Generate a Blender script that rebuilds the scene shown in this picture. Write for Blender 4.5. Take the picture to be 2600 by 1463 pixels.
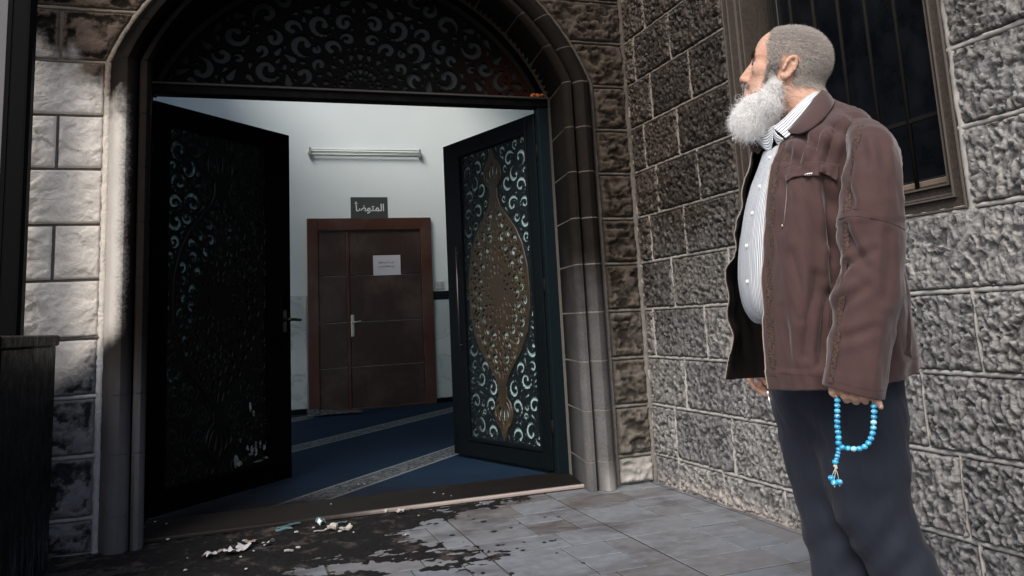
import bpy, math, random
import numpy as np
from mathutils import Matrix, Vector
from mathutils.bvhtree import BVHTree

# ------------------------------------------------------------------ clear, camera, light
for o in list(bpy.data.objects):
    bpy.data.objects.remove(o)
scene = bpy.context.scene
COL = scene.collection
PI = math.pi

CAM_D = 4.5982
cam_data = bpy.data.cameras.new('camera')
cam = bpy.data.objects.new('camera', cam_data)
COL.objects.link(cam)
cam_right = Vector((0.9451925, -0.3224775, -0.0511800))
cam_up = Vector((-0.0036567, -0.1671915, 0.9859177))
cam_fwd = Vector((0.3264932, 0.9316948, 0.1592074))
m3 = Matrix((cam_right, cam_up, -cam_fwd)).transposed()
cam.matrix_world = Matrix.Translation((0, -CAM_D, 1.0)) @ m3.to_4x4()
cam_data.sensor_width = 36.0
cam_data.lens = 2085.99 / 2600 * 36.0
cam_data.shift_y = -(731.5 - 473.5) / 2600
cam_data.clip_start = 0.05
cam_data.clip_end = 600
scene.camera = cam

SUN_EL = math.radians(46)
SUN_ROT = math.radians(223)
world = bpy.data.worlds.new('World')
scene.world = world
world.use_nodes = True
wn = world.node_tree.nodes
wl = world.node_tree.links
bg = wn['Background']
sky = wn.new('ShaderNodeTexSky')
sky.sky_type = 'NISHITA'
sky.sun_disc = False
sky.sun_elevation = SUN_EL
sky.sun_rotation = SUN_ROT
sky.air_density = 1.0
sky.dust_density = 4.0
sky.ozone_density = 1.0
wl.new(sky.outputs['Color'], bg.inputs['Color'])
bg.inputs['Strength'].default_value = 0.12

sun_d = bpy.data.lights.new('sun', 'SUN')
sun_d.energy = 1.5
sun_d.angle = math.radians(26)
sun_d.color = (1.0, 0.97, 0.93)
sun = bpy.data.objects.new('sun', sun_d)
COL.objects.link(sun)
sdir = Vector((math.sin(SUN_ROT) * math.cos(SUN_EL), math.cos(SUN_ROT) * math.cos(SUN_EL), math.sin(SUN_EL)))
sun.rotation_euler = sdir.to_track_quat('Z', 'Y').to_euler()
sun.location = (-3, -9, 8)

vs = scene.view_settings
vs.view_transform = 'Standard'
vs.look = 'None'
vs.exposure = 0.75
vs.gamma = 1.0
vs.use_curve_mapping = False
scene.render.engine = 'CYCLES'
cy = scene.cycles
cy.use_denoising = True
try:
    cy.denoiser = 'OPENIMAGEDENOISE'
except Exception:
    pass
cy.max_bounces = 8
cy.diffuse_bounces = 5
cy.glossy_bounces = 4
cy.transmission_bounces = 4
cy.sample_clamp_indirect = 4.0
cy.caustics_reflective = False
cy.caustics_refractive = False

# ------------------------------------------------------------------ helpers: objects
def tag(o, label=None, cat=None, group=None, kind=None):
    if label: o['label'] = label
    if cat: o['category'] = cat
    if group: o['group'] = group
    if kind: o['kind'] = kind
    return o

def empty(name, loc=(0, 0, 0), rz=0.0, parent=None):
    o = bpy.data.objects.new(name, None)
    o.empty_display_size = 0.1
    COL.objects.link(o)
    o.location = loc
    o.rotation_euler = (0, 0, rz)
    if parent: o.parent = parent
    return o

def link_mesh(name, me, mat=None, parent=None, loc=None):
    o = bpy.data.objects.new(name, me)
    COL.objects.link(o)
    if mat is not None and len(me.materials) == 0:
        me.materials.append(mat)
    if parent: o.parent = parent
    if loc is not None: o.location = loc
    return o

def raw_mesh(name, V, F, smooth=True):
    """V (n,3), F list of lists, or an int array (m,3|4)."""
    me = bpy.data.meshes.new(name)
    V = np.asarray(V, dtype=np.float32)
    if isinstance(F, np.ndarray):
        n, k = F.shape
        me.vertices.add(len(V)); me.vertices.foreach_set('co', V.ravel())
        me.loops.add(n * k); me.loops.foreach_set('vertex_index', F.astype(np.int32).ravel())
        me.polygons.add(n)
        me.polygons.foreach_set('loop_start', np.arange(0, n * k, k, dtype=np.int32))
        me.polygons.foreach_set('loop_total', np.full(n, k, dtype=np.int32))
        me.update(calc_edges=True)
        me.validate()
    else:
        me.from_pydata([tuple(map(float, v)) for v in V], [], F)
        me.update()
    if smooth and len(me.polygons):
        me.polygons.foreach_set('use_smooth', np.ones(len(me.polygons), dtype=bool))
    return me

class Geo:
    """collects simple shapes into one mesh"""
    def __init__(s):
        s.V = []; s.F = []
    def add(s, V, F):
        n = len(s.V)
        s.V += [tuple(map(float, v)) for v in V]
        s.F += [[i + n for i in f] for f in F]
        return s
    def box(s, x0, x1, y0, y1, z0, z1, bev=0.0):
        x0, x1 = min(x0, x1), max(x0, x1); y0, y1 = min(y0, y1), max(y0, y1); z0, z1 = min(z0, z1), max(z0, z1)
        b = min(bev, (x1 - x0) * .45, (y1 - y0) * .45, (z1 - z0) * .45)
        if b <= 0:
            V = [(x, y, z) for x in (x0, x1) for y in (y0, y1) for z in (z0, z1)]
            F = [[0, 1, 3, 2], [4, 6, 7, 5], [0, 4, 5, 1], [2, 3, 7, 6], [0, 2, 6, 4], [1, 5, 7, 3]]
            return s.add(V, F)
        V = []; idx = {}
        for i, x in enumerate((x0, x1)):
            for j, y in enumerate((y0, y1)):
                for k, z in enumerate((z0, z1)):
                    sx, sy, sz = (1 - 2 * i), (1 - 2 * j), (1 - 2 * k)
                    idx[i, j, k, 0] = len(V); V.append((x, y + sy * b, z + sz * b))
                    idx[i, j, k, 1] = len(V); V.append((x + sx * b, y, z + sz * b))
                    idx[i, j, k, 2] = len(V); V.append((x + sx * b, y + sy * b, z))
        F = []
        for i in (0, 1):
            q = [idx[i, 0, 0, 0], idx[i, 0, 1, 0], idx[i, 1, 1, 0], idx[i, 1, 0, 0]]
            F.append(q if i == 0 else q[::-1])
            q = [idx[0, i, 0, 1], idx[1, i, 0, 1], idx[1, i, 1, 1], idx[0, i, 1, 1]]
            F.append(q if i == 0 else q[::-1])
            q = [idx[0, 0, i, 2], idx[0, 1, i, 2], idx[1, 1, i, 2], idx[1, 0, i, 2]]
            F.append(q if i == 0 else q[::-1])
        for i in (0, 1):
            for j in (0, 1):
                F.append([idx[i, j, 0, 0], idx[i, j, 1, 0], idx[i, j, 1, 1], idx[i, j, 0, 1]])
                F.append([idx[i, 0, j, 0], idx[i, 1, j, 0], idx[i, 1, j, 2], idx[i, 0, j, 2]])
                F.append([idx[0, i, j, 1], idx[1, i, j, 1], idx[1, i, j, 2], idx[0, i, j, 2]])
        for i in (0, 1):
            for j in (0, 1):
                for k in (0, 1):
                    F.append([idx[i, j, k, 0], idx[i, j, k, 1], idx[i, j, k, 2]])
        return s.add(V, F)
    def tube(s, pts, r, n=8, cap=True):
        P = np.asarray(pts, float)
        R = np.broadcast_to(np.asarray(r, float), (len(P),))
        T = np.gradient(P, axis=0)
        T /= np.linalg.norm(T, axis=1, keepdims=True) + 1e-12
        up = np.array([0, 0, 1.0]) if abs(T[0][2]) < .9 else np.array([1.0, 0, 0])
        V = []
        for p, t, rr in zip(P, T, R):
            x = np.cross(up, t); x /= np.linalg.norm(x) + 1e-12
            y = np.cross(t, x); up = y
            for k in range(n):
                a = 2 * PI * k / n
                V.append(p + rr * (math.cos(a) * x + math.sin(a) * y))
        F = []
        for i in range(len(P) - 1):
            for k in range(n):
                F.append([i * n + k, i * n + (k + 1) % n, (i + 1) * n + (k + 1) % n, (i + 1) * n + k])
        if cap:
            F.append(list(range(n))[::-1]); F.append([(len(P) - 1) * n + k for k in range(n)])
        return s.add(V, F)
    def sphere(s, c, r, nu=12, nv=8):
        c = np.asarray(c, float); r = np.broadcast_to(np.asarray(r, float), (3,))
        V = [c + r * (0, 0, 1)]
        for j in range(1, nv):
            t = PI * j / nv
            for i in range(nu):
                a = 2 * PI * i / nu
                V.append(c + r * (math.sin(t) * math.cos(a), math.sin(t) * math.sin(a), math.cos(t)))
        V.append(c - r * (0, 0, 1))
        F = [[0, 1 + i, 1 + (i + 1) % nu] for i in range(nu)]
        for j in range(nv - 2):
            for i in range(nu):
                F.append([1 + j * nu + i, 1 + (j + 1) * nu + i, 1 + (j + 1) * nu + (i + 1) % nu, 1 + j * nu + (i + 1) % nu])
        L = len(V) - 1; b0 = 1 + (nv - 2) * nu
        F += [[L, b0 + (i + 1) % nu, b0 + i] for i in range(nu)]
        return s.add(V, F)
    def xform(s, M):
        s.V = [tuple(M @ Vector(v)) for v in s.V]
        return s
    def obj(s, name, mat, parent=None, smooth=False, loc=None):
        me = raw_mesh(name, np.array(s.V), s.F, smooth)
        return link_mesh(name, me, mat, parent, loc)

# ------------------------------------------------------------------ helpers: noise
def _hash(ix, iy, iz, seed):
    h = (ix.astype(np.int64) * 374761393 + iy.astype(np.int64) * 668265263 + iz.astype(np.int64) * 2147483647 + seed * 974711) & 0xFFFFFFFF
    h = ((h ^ (h >> 13)) * 1274126177) & 0xFFFFFFFF
    h = ((h ^ (h >> 16)) * 2246822519) & 0xFFFFFFFF
    h = h ^ (h >> 15)
    return (h & 0xFFFFFF).astype(np.float64) / float(0xFFFFFF)

def vnoise(x, y, z=0.0, seed=0):
    x, y, z = np.broadcast_arrays(np.asarray(x, float), np.asarray(y, float), np.asarray(z, float))
    ix, iy, iz = np.floor(x), np.floor(y), np.floor(z)
    fx, fy, fz = x - ix, y - iy, z - iz
    u, v, w = [f * f * f * (f * (f * 6 - 15) + 10) for f in (fx, fy, fz)]
    r = 0
    for a in (0, 1):
        for b in (0, 1):
            for c in (0, 1):
                wgt = (u if a else 1 - u) * (v if b else 1 - v) * (w if c else 1 - w)
                r = r + wgt * _hash(ix + a, iy + b, iz + c, seed)
    return r * 2 - 1

def fbm(x, y, z=0.0, seed=0, oct=4, rough=0.5):
    r = 0; a = 1.0; t = 0; f = 1.0
    for o in range(oct):
        r = r + a * vnoise(np.asarray(x) * f, np.asarray(y) * f, np.asarray(z) * f, seed + o * 17); t += a
        a *= rough; f *= 2.03
    return r / t

def worley(x, y, seed=0):
    """returns F1, F2, offset from the nearest point, two random numbers of its cell"""
    ix, iy = np.floor(x), np.floor(y)
    F1 = np.full(x.shape, 9.0); F2 = F1.copy(); DX = F1 * 0; DY = F1 * 0; H1 = F1 * 0; H2 = F1 * 0
    for a in (-1, 0, 1):
        for b in (-1, 0, 1):
            cx, cy_ = ix + a, iy + b
            zz = np.zeros_like(cx)
            px = cx + .15 + .7 * _hash(cx, cy_, zz, seed); py = cy_ + .15 + .7 * _hash(cx, cy_, zz + 1, seed)
            dx, dy = x - px, y - py
            d = np.hypot(dx, dy)
            near = d < F1
            F2 = np.where(near, F1, np.minimum(F2, d))
            F1 = np.where(near, d, F1); DX = np.where(near, dx, DX); DY = np.where(near, dy, DY)
            H1 = np.where(near, _hash(cx, cy_, zz + 2, seed), H1); H2 = np.where(near, _hash(cx, cy_, zz + 3, seed), H2)
    return F1, F2, DX, DY, H1, H2

def sstep(a, b, x):
    t = np.clip((x - a) / (b - a), 0, 1)
    return t * t * (3 - 2 * t)

def grid_faces(n, m):
    i = np.arange(n - 1)[:, None] * m + np.arange(m - 1)[None, :]
    return np.stack([i, i + 1, i + m + 1, i + m], -1).reshape(-1, 4)

def set_attr(me, name, vals):
    at = me.attributes.new(name, 'FLOAT', 'POINT')
    at.data.foreach_set('value', np.asarray(vals, dtype=np.float32).ravel())

# ------------------------------------------------------------------ helpers: materials
class MB:
    def __init__(s, name, rough=0.6, spec=0.4, metal=0.0, color=None):
        s.mat = bpy.data.materials.new(name)
        s.mat.use_nodes = True
        s.t = s.mat.node_tree
        s.b = s.t.nodes['Principled BSDF']
        s.b.inputs['Roughness'].default_value = rough
        s.b.inputs['Specular IOR Level'].default_value = spec
        s.b.inputs['Metallic'].default_value = metal
        s._pos = s._sep = None
        if color is not None:
            s.b.inputs['Base Color'].default_value = (*color, 1)
    def n(s, typ, **kw):
        nd = s.t.nodes.new('ShaderNode' + typ)
        for k, v in kw.items(): setattr(nd, k, v)
        return nd
    def put(s, sock, v):
        if isinstance(v, bpy.types.NodeSocket): s.t.links.new(v, sock)
        elif isinstance(v, (tuple, list)):
            sock.default_value = (*v, 1) if len(v) == 3 and len(sock.default_value) == 4 else v
        else: sock.default_value = v
    def m(s, op, a, b=None, c=None, clamp=False):
        nd = s.n('Math', operation=op, use_clamp=clamp)
        s.put(nd.inputs[0], a)
        if b is not None: s.put(nd.inputs[1], b)
        if c is not None: s.put(nd.inputs[2], c)
        return nd.outputs[0]
    def step(s, a, b, x):
        nd = s.n('MapRange', interpolation_type='SMOOTHSTEP')
        s.put(nd.inputs['Value'], x); nd.inputs['From Min'].default_value = a; nd.inputs['From Max'].default_value = b
        return nd.outputs['Result']
    def lin(s, a, b, x, c=0.0, d=1.0):
        nd = s.n('MapRange')
        s.put(nd.inputs['Value'], x)
        for k, v in (('From Min', a), ('From Max', b), ('To Min', c), ('To Max', d)): nd.inputs[k].default_value = v
        return nd.outputs['Result']
    def mix(s, f, a, b):
        nd = s.n('Mix', data_type='RGBA')
        s.put(nd.inputs[0], f); s.put(nd.inputs[6], a); s.put(nd.inputs[7], b)
        return nd.outputs[2]
    def mul(s, f, a, b):
        nd = s.n('Mix', data_type='RGBA', blend_type='MULTIPLY')
        s.put(nd.inputs[0], f); s.put(nd.inputs[6], a); s.put(nd.inputs[7], b)
        return nd.outputs[2]
    def pos(s):
        if s._pos is None: s._pos = s.n('NewGeometry').outputs['Position']
        return s._pos
    def xyz(s):
        if s._sep is None:
            nd = s.n('SeparateXYZ'); s.put(nd.inputs[0], s.pos()); s._sep = nd.outputs
        return s._sep
    def objco(s):
        return s.n('TexCoord').outputs['Object']
    def sep(s, v):
        nd = s.n('SeparateXYZ'); s.put(nd.inputs[0], v); return nd.outputs
    def scale(s, v, f):
        nd = s.n('Mapping'); s.put(nd.inputs['Vector'], v); nd.inputs['Scale'].default_value = f
        return nd.outputs[0]
    def noise(s, vec, sc, det=4, rough=0.55, dist=0.0):
        nd = s.n('TexNoise'); s.put(nd.inputs['Vector'], vec)
        nd.inputs['Scale'].default_value = sc; nd.inputs['Detail'].default_value = det
        nd.inputs['Roughness'].default_value = rough; nd.inputs['Distortion'].default_value = dist
        return nd.outputs['Fac']
    def voro(s, vec, sc, feat='F1'):
        nd = s.n('TexVoronoi', feature=feat); s.put(nd.inputs['Vector'], vec); nd.inputs['Scale'].default_value = sc
        return nd.outputs['Distance']
    def attr(s, name):
        return s.n('Attribute', attribute_name=name).outputs['Fac']
    def rand(s):
        return s.n('ObjectInfo').outputs['Random']
    def ramp(s, f, stops):
        nd = s.n('ValToRGB'); s.put(nd.inputs[0], f)
        e = nd.color_ramp.elements
        while len(e) < len(stops): e.new(0.5)
        for el, (p, c) in zip(e, stops):
            el.position = p; el.color = (*c, 1)
        return nd.outputs[0]
    def base(s, v): s.put(s.b.inputs['Base Color'], v); return s
    def rough(s, v): s.put(s.b.inputs['Roughness'], v); return s
    def bump(s, h, strength=0.3, dist=0.01):
        nd = s.n('Bump'); nd.inputs['Strength'].default_value = strength; nd.inputs['Distance'].default_value = dist
        s.put(nd.inputs['Height'], h)
        s.put(s.b.inputs['Normal'], nd.outputs[0])
        return s

# geometry of the place (metres; facade on y = 0, side wall on x = XS, ground on z = 0)
XS = 2.44
DC = 0.789                       # centre of the doorway
ROWS = [0.0, 0.164, 0.451, 0.732, 1.017, 1.302, 1.581, 1.866, 2.146, 2.432, 2.719, 3.003, 3.287, 3.57]
SPR = 2.434                      # springing of the arch
ARC_C = 1.94
def arc_r(dx): return math.sqrt(dx * dx + (SPR - ARC_C) ** 2)

# ------------------------------------------------------------------ materials of the walls
def soot_right(B):
    """soot of the fire on the right hand masonry: heavy high up and near the doorway"""
    x, y, z = B.xyz()
    n1 = B.noise(B.pos(), 2.1, 4, .6)
    d = B.m('SUBTRACT', B.lin(0.0, -2.6, y, 0.0, 1.0), 0)
    h = B.lin(0.0, 2.3, z, 0.0, 1.0)
    s = B.m('SUBTRACT', B.m('ADD', h, B.m('MULTIPLY', B.m('SUBTRACT', n1, .5), .55)), B.m('MULTIPLY', d, .52))
    return s, n1

def mat_side_stone():
    B = MB('side_stone_mat', rough=.62, spec=.35)
    s, n1 = soot_right(B)
    rel = B.attr('relief')
    fine = B.noise(B.pos(), 60, 5, .65)
    soot = B.step(-.05, .66, s)
    grey = B.mix(B.noise(B.pos(), 9, 3), (.205, .206, .208), (.30, .298, .294))
    brown = B.mix(B.noise(B.pos(), 14, 3), (.030, .024, .019), (.074, .060, .049))
    top = B.mix(soot, grey, brown)
    deep = B.mix(soot, (.088, .089, .090), (.009, .007, .0055))
    f = B.step(.10, .80, B.m('ADD', rel, B.m('MULTIPLY', B.m('SUBTRACT', fine, .5), .5)))
    x, y, z = B.xyz()
    low = B.m('MULTIPLY', B.m('SUBTRACT', 1.0, B.step(.02, .16, B.m('ADD', z, B.m('MULTIPLY', n1, .1)))), .6)
    c = B.mix(f, deep, top)  # hollows sooty; raised chips coloured paler to stand for glossy highlights
    c = B.mix(low, c, (.40, .36, .34))
    r_ = B.rand(); c = B.mul(1.0, c, B.ramp(r_, [(0, (.74, .74, .76)), (.5, (1, .99, .97)), (1, (1.18, 1.15, 1.12))]))
    B.b.inputs['Roughness'].default_value = .5; B.b.inputs['Specular IOR Level'].default_value = .32
    B.base(c)
    wv = B.n('VectorMath', operation='ADD'); B.put(wv.inputs[0], B.scale(B.pos(), (1.0, 1.0, .72)))
    nz = B.n('TexNoise'); B.put(nz.inputs['Vector'], B.pos()); nz.inputs['Scale'].default_value = 26; nz.inputs['Detail'].default_value = 2
    sc_ = B.n('VectorMath', operation='SCALE'); B.put(sc_.inputs[0], nz.outputs['Color']); sc_.inputs['Scale'].default_value = .045
    B.put(wv.inputs[1], sc_.outputs[0])
    v1 = B.voro(wv.outputs[0], 36, 'F1'); v2 = B.voro(wv.outputs[0], 85, 'F1')
    B.bump(B.m('ADD', B.m('ADD', B.m('MULTIPLY', v1, -1.0), B.m('MULTIPLY', v2, -.22)), B.m('MULTIPLY', fine, .22)), .6, .012)
    return B.mat

def mat_side_mortar():
    B = MB('side_mortar_mat', rough=.85, spec=.2)
    s, n1 = soot_right(B)
    n2 = B.noise(B.pos(), 26, 4, .7)
    soot = B.step(-.1, 1.0, s)
    c = B.mix(soot, (.40, .39, .375), (.19, .165, .138))
    c = B.mul(.5, c, B.ramp(n2, [(.3, (.6, .6, .6)), (.7, (1, 1, 1))]))
    x, y, z = B.xyz()
    low = B.m('SUBTRACT', 1.0, B.step(.03, .15, z))
    B.base(B.mix(B.m('MULTIPLY', low, .6), c, (.42, .36, .33)))
    B.bump(n2, .4, .003)
    return B.mat

def mat_facade_right(dressed=False, mortar=False):
    B = MB('facade_right_mat' + ('_dressed' if dressed else '') + ('_mortar' if mortar else ''), rough=.75, spec=.25)
    x, y, z = B.xyz()
    n1 = B.noise(B.pos(), 2.6, 4, .6); fine = B.noise(B.pos(), 70 if dressed else 45, 5, .65)
    h = B.lin(0.0, 2.3, z, 0.0, 1.0)
    s = B.m('ADD', h, B.m('MULTIPLY', B.m('SUBTRACT', n1, .5), .5))
    towards_left = B.lin(1.9, .6, x, 0.0, 1.0)
    if dressed:
        clean = B.mix(B.noise(B.pos(), 6, 3), (.085, .086, .088), (.145, .143, .14))
        dirty = B.mix(B.noise(B.pos(), 12, 3), (.0065, .0052, .0044), (.015, .012, .0098))
        soot = B.step(.1, .72, s)
        c = B.mix(soot, clean, dirty)
        c = B.mix(B.m('MULTIPLY', towards_left, B.step(2.3, 2.6, z)), c, (.010, .008, .007))
        c = B.mul(.55, c, B.ramp(fine, [(.3, (.55, .55, .55)), (.7, (1.15, 1.15, 1.15))]))
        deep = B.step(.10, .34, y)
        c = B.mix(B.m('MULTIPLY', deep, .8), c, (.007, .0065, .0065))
        patch = B.m('MULTIPLY', B.m('SUBTRACT', 1.0, B.step(.1, .3, B.m('ADD', z, B.m('MULTIPLY', n1, .22)))), B.step(2.02, 2.09, x))
        c = B.mix(B.m('MULTIPLY', patch, .8), c, (.44, .42, .41))
    elif mortar:
        c = B.mix(B.step(.15, 1.1, s), (.20, .19, .175), (.07, .06, .051))
        c = B.mix(B.m('MULTIPLY', towards_left, B.step(2.2, 2.6, z)), c, (.03, .025, .02))
        c = B.mul(.6, c, B.ramp(fine, [(.3, (.5, .5, .5)), (.7, (1.1, 1.1, 1.1))]))
    else:
        rel = B.attr('relief')
        soot = B.step(.0, .7, s)
        top = B.mix(soot, (.17, .155, .135), (.065, .052, .042))
        deep = B.mix(soot, (.045, .04, .034), (.013, .010, .008))
        f = B.step(.12, 1.0, B.m('ADD', rel, B.m('MULTIPLY', B.m('SUBTRACT', fine, .5), .7)))
        c = B.mix(f, deep, top)
        patch = B.m('SUBTRACT', 1.0, B.step(.13, .27, B.m('ADD', z, B.m('MULTIPLY', n1, .12))))
        c = B.mix(B.m('MULTIPLY', patch, .85), c, B.mix(fine, (.34, .32, .29), (.52, .51, .5)))
    B.base(c)
    B.b.inputs['Specular IOR Level'].default_value = .05
    B.bump(fine, .3 if dressed else .6, .003 if dressed else .005)
    return B.mat

def mat_facade_left(dressed=False, mortar=False, pointing=False):
    B = MB('facade_left_mat' + ('_dressed' if dressed else '') + ('_mortar' if mortar else '') + ('_pointing' if pointing else ''), rough=.55, spec=.35)
    x, y, z = B.xyz()
    n1 = B.noise(B.pos(), 4.5, 5, .65); n2 = B.noise(B.pos(), 14, 5, .7); fine = B.noise(B.pos(), 85, 4, .6)
    nn = B.m('SUBTRACT', n1, .5)
    right = B.m('SUBTRACT', 1.0, B.step(-.540, -.462, B.m('ADD', x, B.m('ADD', B.m('MULTIPLY', nn, .05), B.m('MULTIPLY', B.m('SUBTRACT', fine, .5), .05)))))
    low = B.step(.86, 1.04, B.m('ADD', z, B.m('ADD', B.m('MULTIPLY', nn, .22), B.m('MULTIPLY', B.m('ADD', x, .62), -.9))))
    hi = B.m('SUBTRACT', 1.0, B.step(2.24, 2.48, B.m('ADD', z, B.m('ADD', B.m('MULTIPLY', nn, .5), B.m('MULTIPLY', B.m('ADD', x, .75), .75)))))
    clean = B.m('MULTIPLY', B.m('MULTIPLY', right, low), hi)
    white = B.mix(n2, (.62, .56, .485), (.80, .75, .675))
    if dressed:
        white = B.mix(n2, (.40, .375, .34), (.56, .53, .495))
        dark = B.mix(B.step(.2, 1.1, z), B.mix(n2, (.065, .065, .072), (.105, .105, .115)), B.mix(n2, (.006, .005, .0045), (.014, .011, .009)))
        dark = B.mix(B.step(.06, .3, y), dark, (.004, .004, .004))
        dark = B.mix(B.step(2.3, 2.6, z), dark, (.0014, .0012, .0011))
    elif pointing:
        dark = B.mix(B.step(.9, 2.2, z), (.30, .31, .32), (.17, .145, .115))
    elif mortar:
        dark = B.mix(B.step(.9, 2.2, z), (.30, .31, .32), (.17, .145, .115))
        white = (.09, .082, .072)
    else:
        rel = B.attr('relief')
        f = B.step(.35, .85, B.m('ADD', rel, B.m('MULTIPLY', B.m('SUBTRACT', fine, .5), .6)))
        dark = B.mix(f, B.mix(B.step(.5, 1.9, z), (.018, .019, .021), (.010, .008, .006)), B.mix(B.step(.5, 1.9, z), (.13, .138, .146), (.105, .078, .06)))
    c = B.mix(clean, dark, white)
    B.base(c)
    B.put(B.b.inputs['Specular IOR Level'], B.m('ADD', B.m('MULTIPLY', clean, .3), .02))
    n3 = B.noise(B.pos(), 11, 5, .6, 1.2)
    rid = B.m('ABSOLUTE', B.m('SUBTRACT', n3, .5))
    B.bump(B.m('ADD', B.m('MULTIPLY', fine, .5), B.m('ADD', B.m('MULTIPLY', n2, 1.2), B.m('MULTIPLY', rid, 0.0 if dressed else -5.0))), .35 if dressed else .6, .004 if dressed else .006)
    return B.mat

M_SIDE = mat_side_stone(); M_SIDEM = mat_side_mortar()
M_FR = mat_facade_right(); M_FRD = mat_facade_right(dressed=True); M_FRM = mat_facade_right(mortar=True)
M_FL = mat_facade_left(); M_FLD = mat_facade_left(dressed=True); M_FLM = mat_facade_left(mortar=True)

def mat_soot_black():
    B = MB('charred_black_mat', rough=.7, spec=.03)
    n = B.noise(B.pos(), 18, 6, .7); n2 = B.noise(B.scale(B.pos(), (1, 1, .25)), 30, 4, .6)
    c = B.mix(B.step(.55, .72, n), (.0010, .0010, .0011), (.0030, .0029, .0029))
    c = B.mix(B.step(.735, .76, n2), c, (.04, .045, .05))
    B.base(c); B.rough(B.lin(.3, .7, n, .55, .85)); B.bump(n, .25, .003)
    return B.mat
M_BLACK = mat_soot_black()

def mat_door_paint():
    B = MB('dark_door_paint_mat', rough=.4, spec=.04)
    n = B.noise(B.pos(), 22, 6, .7); n2 = B.noise(B.scale(B.pos(), (1, 1, .2)), 26, 4, .65)
    c = B.mix(n, (.0025, .004, .0052), (.006, .009, .0115))
    x, y, z = B.xyz()
    c = B.mix(B.step(.72, .76, n2), c, (.05, .065, .075))
    B.base(c); B.rough(B.lin(.3, .7, n, .22, .5)); B.bump(n, .12, .002)
    return B.mat
M_DOOR = mat_door_paint()
M_TEALFRAME = MB('teal_frame_mat', rough=.5, spec=.06, color=(.006, .011, .014)).mat

# ------------------------------------------------------------------ masonry
def rock_grid(xl, xr, z0, z1, res, kind, seed):
    """face of one rough stone. xl, xr: functions of z. returns X, Z, H (proud of the joint), relief 0..1"""
    zm = (z0 + z1) / 2
    w = xr(zm) - xl(zm)
    nx = max(6, int(w / res)); nz = max(6, int((z1 - z0) / res))
    t = np.linspace(0, 1, nx)[None, :]; zz = np.linspace(z0, z1, nz)[:, None]
    XL = np.vectorize(xl)(zz); XR = np.vectorize(xr)(zz)
    X = XL + (XR - XL) * t; Z = zz + 0 * X
    ex = np.minimum(X - XL, XR - X); ez = np.minimum(Z - z0, z1 - Z)
    e = np.minimum(ex, ez)
    if kind == 'side':
        wx = fbm(X * 16, Z * 16, seed * 3.7, 5, 2) * .35; wz = fbm(X * 16, Z * 16, seed * 1.3 + 9, 6, 2) * .35
        rs = random.Random(seed * 31); an = rs.uniform(.05, .75); gs = rs.uniform(.9, 1.35)
        c, s = math.cos(an), math.sin(an)
        U = (X * c + Z * s) / (.0185 * gs) + wx + seed * 13; W = (-X * s + Z * c) / (.030 * gs) + wz + seed * 7
        U = U * .78 + .55 * fbm(X * 34, Z * 34, seed, 15, 2); W = W * .82 + .55 * fbm(X * 34, Z * 34, seed, 16, 2)
        F1, F2, DX, DY, h1, h2 = worley(U, W, seed)
        tilt = (h1 - .5) * 1.3 * DX + (h2 - .22) * 1.3 * DY
        G1, G2, EX, EY, g1, g2 = worley(U * 2.1 + 40, W * 1.9 + 11, seed + 5)
        tilt2 = (g1 - .5) * EX + (g2 - .3) * EY
        big = fbm(X * 9, Z * 9, seed, 8, 3)
        ridge = 1 - np.abs(fbm(X * 30 + Z * 12, Z * 24 - X * 8, seed, 21, 3)) * 2.2
        R = .20 * np.clip(1 - F1, 0, 1) + 1.0 * tilt + .36 * tilt2 + .16 * ridge + .16 * big + .14 * fbm(X * 70, Z * 70, seed, 3, 2)
        amp, edge = .022 * rs.uniform(.8, 1.2), .009
    elif kind == 'right':
        wx = fbm(X * 9, Z * 9, seed * 3.7, 5, 3) * .7; wz = fbm(X * 9, Z * 9, seed * 1.3 + 9, 6, 3) * .7
        U = X / .075 + wx + seed * 13; W = Z / .05 + wz + seed * 7
        F1, F2, DX, DY, h1, h2 = worley(U, W, seed)
        tilt = (h1 - .5) * DX + (h2 - .2) * DY
        bulge = sstep(0, .09, e)
        ridge = 1 - np.abs(fbm(X * 13 + Z * 4, Z * 17, seed, 21, 4)) * 2.2
        R = .12 * np.clip(1 - F1, 0, 1) + 1.1 * tilt + .42 * ridge + .45 * fbm(X * 14, Z * 18, seed, 8, 4) + .2 * fbm(X * 60, Z * 60, seed, 3, 2)
        amp, edge = .024, .016
    else:
        wx = fbm(X * 6, Z * 6, seed * 3.7, 5, 3) * .6; wz = fbm(X * 6, Z * 6, seed * 1.3 + 9, 6, 3) * .6
        U = X / .13 + wx + seed * 13; W = Z / .11 + wz + seed * 7
        F1, F2, DX, DY, h1, h2 = worley(U, W, seed)
        tilt = (h1 - .5) * DX + (h2 - .5) * DY
        R = .75 * tilt + .25 * sstep(0, .06, e) + .42 * fbm(X * 11, Z * 13, seed, 8, 4) + .12 * fbm(X * 50, Z * 50, seed, 3, 2)
        amp, edge = .017, .008
    rel = np.clip((R - R.mean()) / (R.std() * 3.4) + .5, 0, 1)
    H = (.007 + amp * (.25 + .95 * rel)) * sstep(0, edge, e + .004 * fbm(X * 40, Z * 40, seed, 2, 2))
    border = (e < 1e-6)
    H = np.where(border, -.012, H)
    if kind == 'side': rel = rel * (.6 + .4 * sstep(0, edge, e))
    else: rel = np.maximum(rel, .72 * (1 - sstep(.012, .034, e + .02 * fbm(X * 22, Z * 22, seed, 41, 3))))
    return X, Z, H, rel

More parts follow.
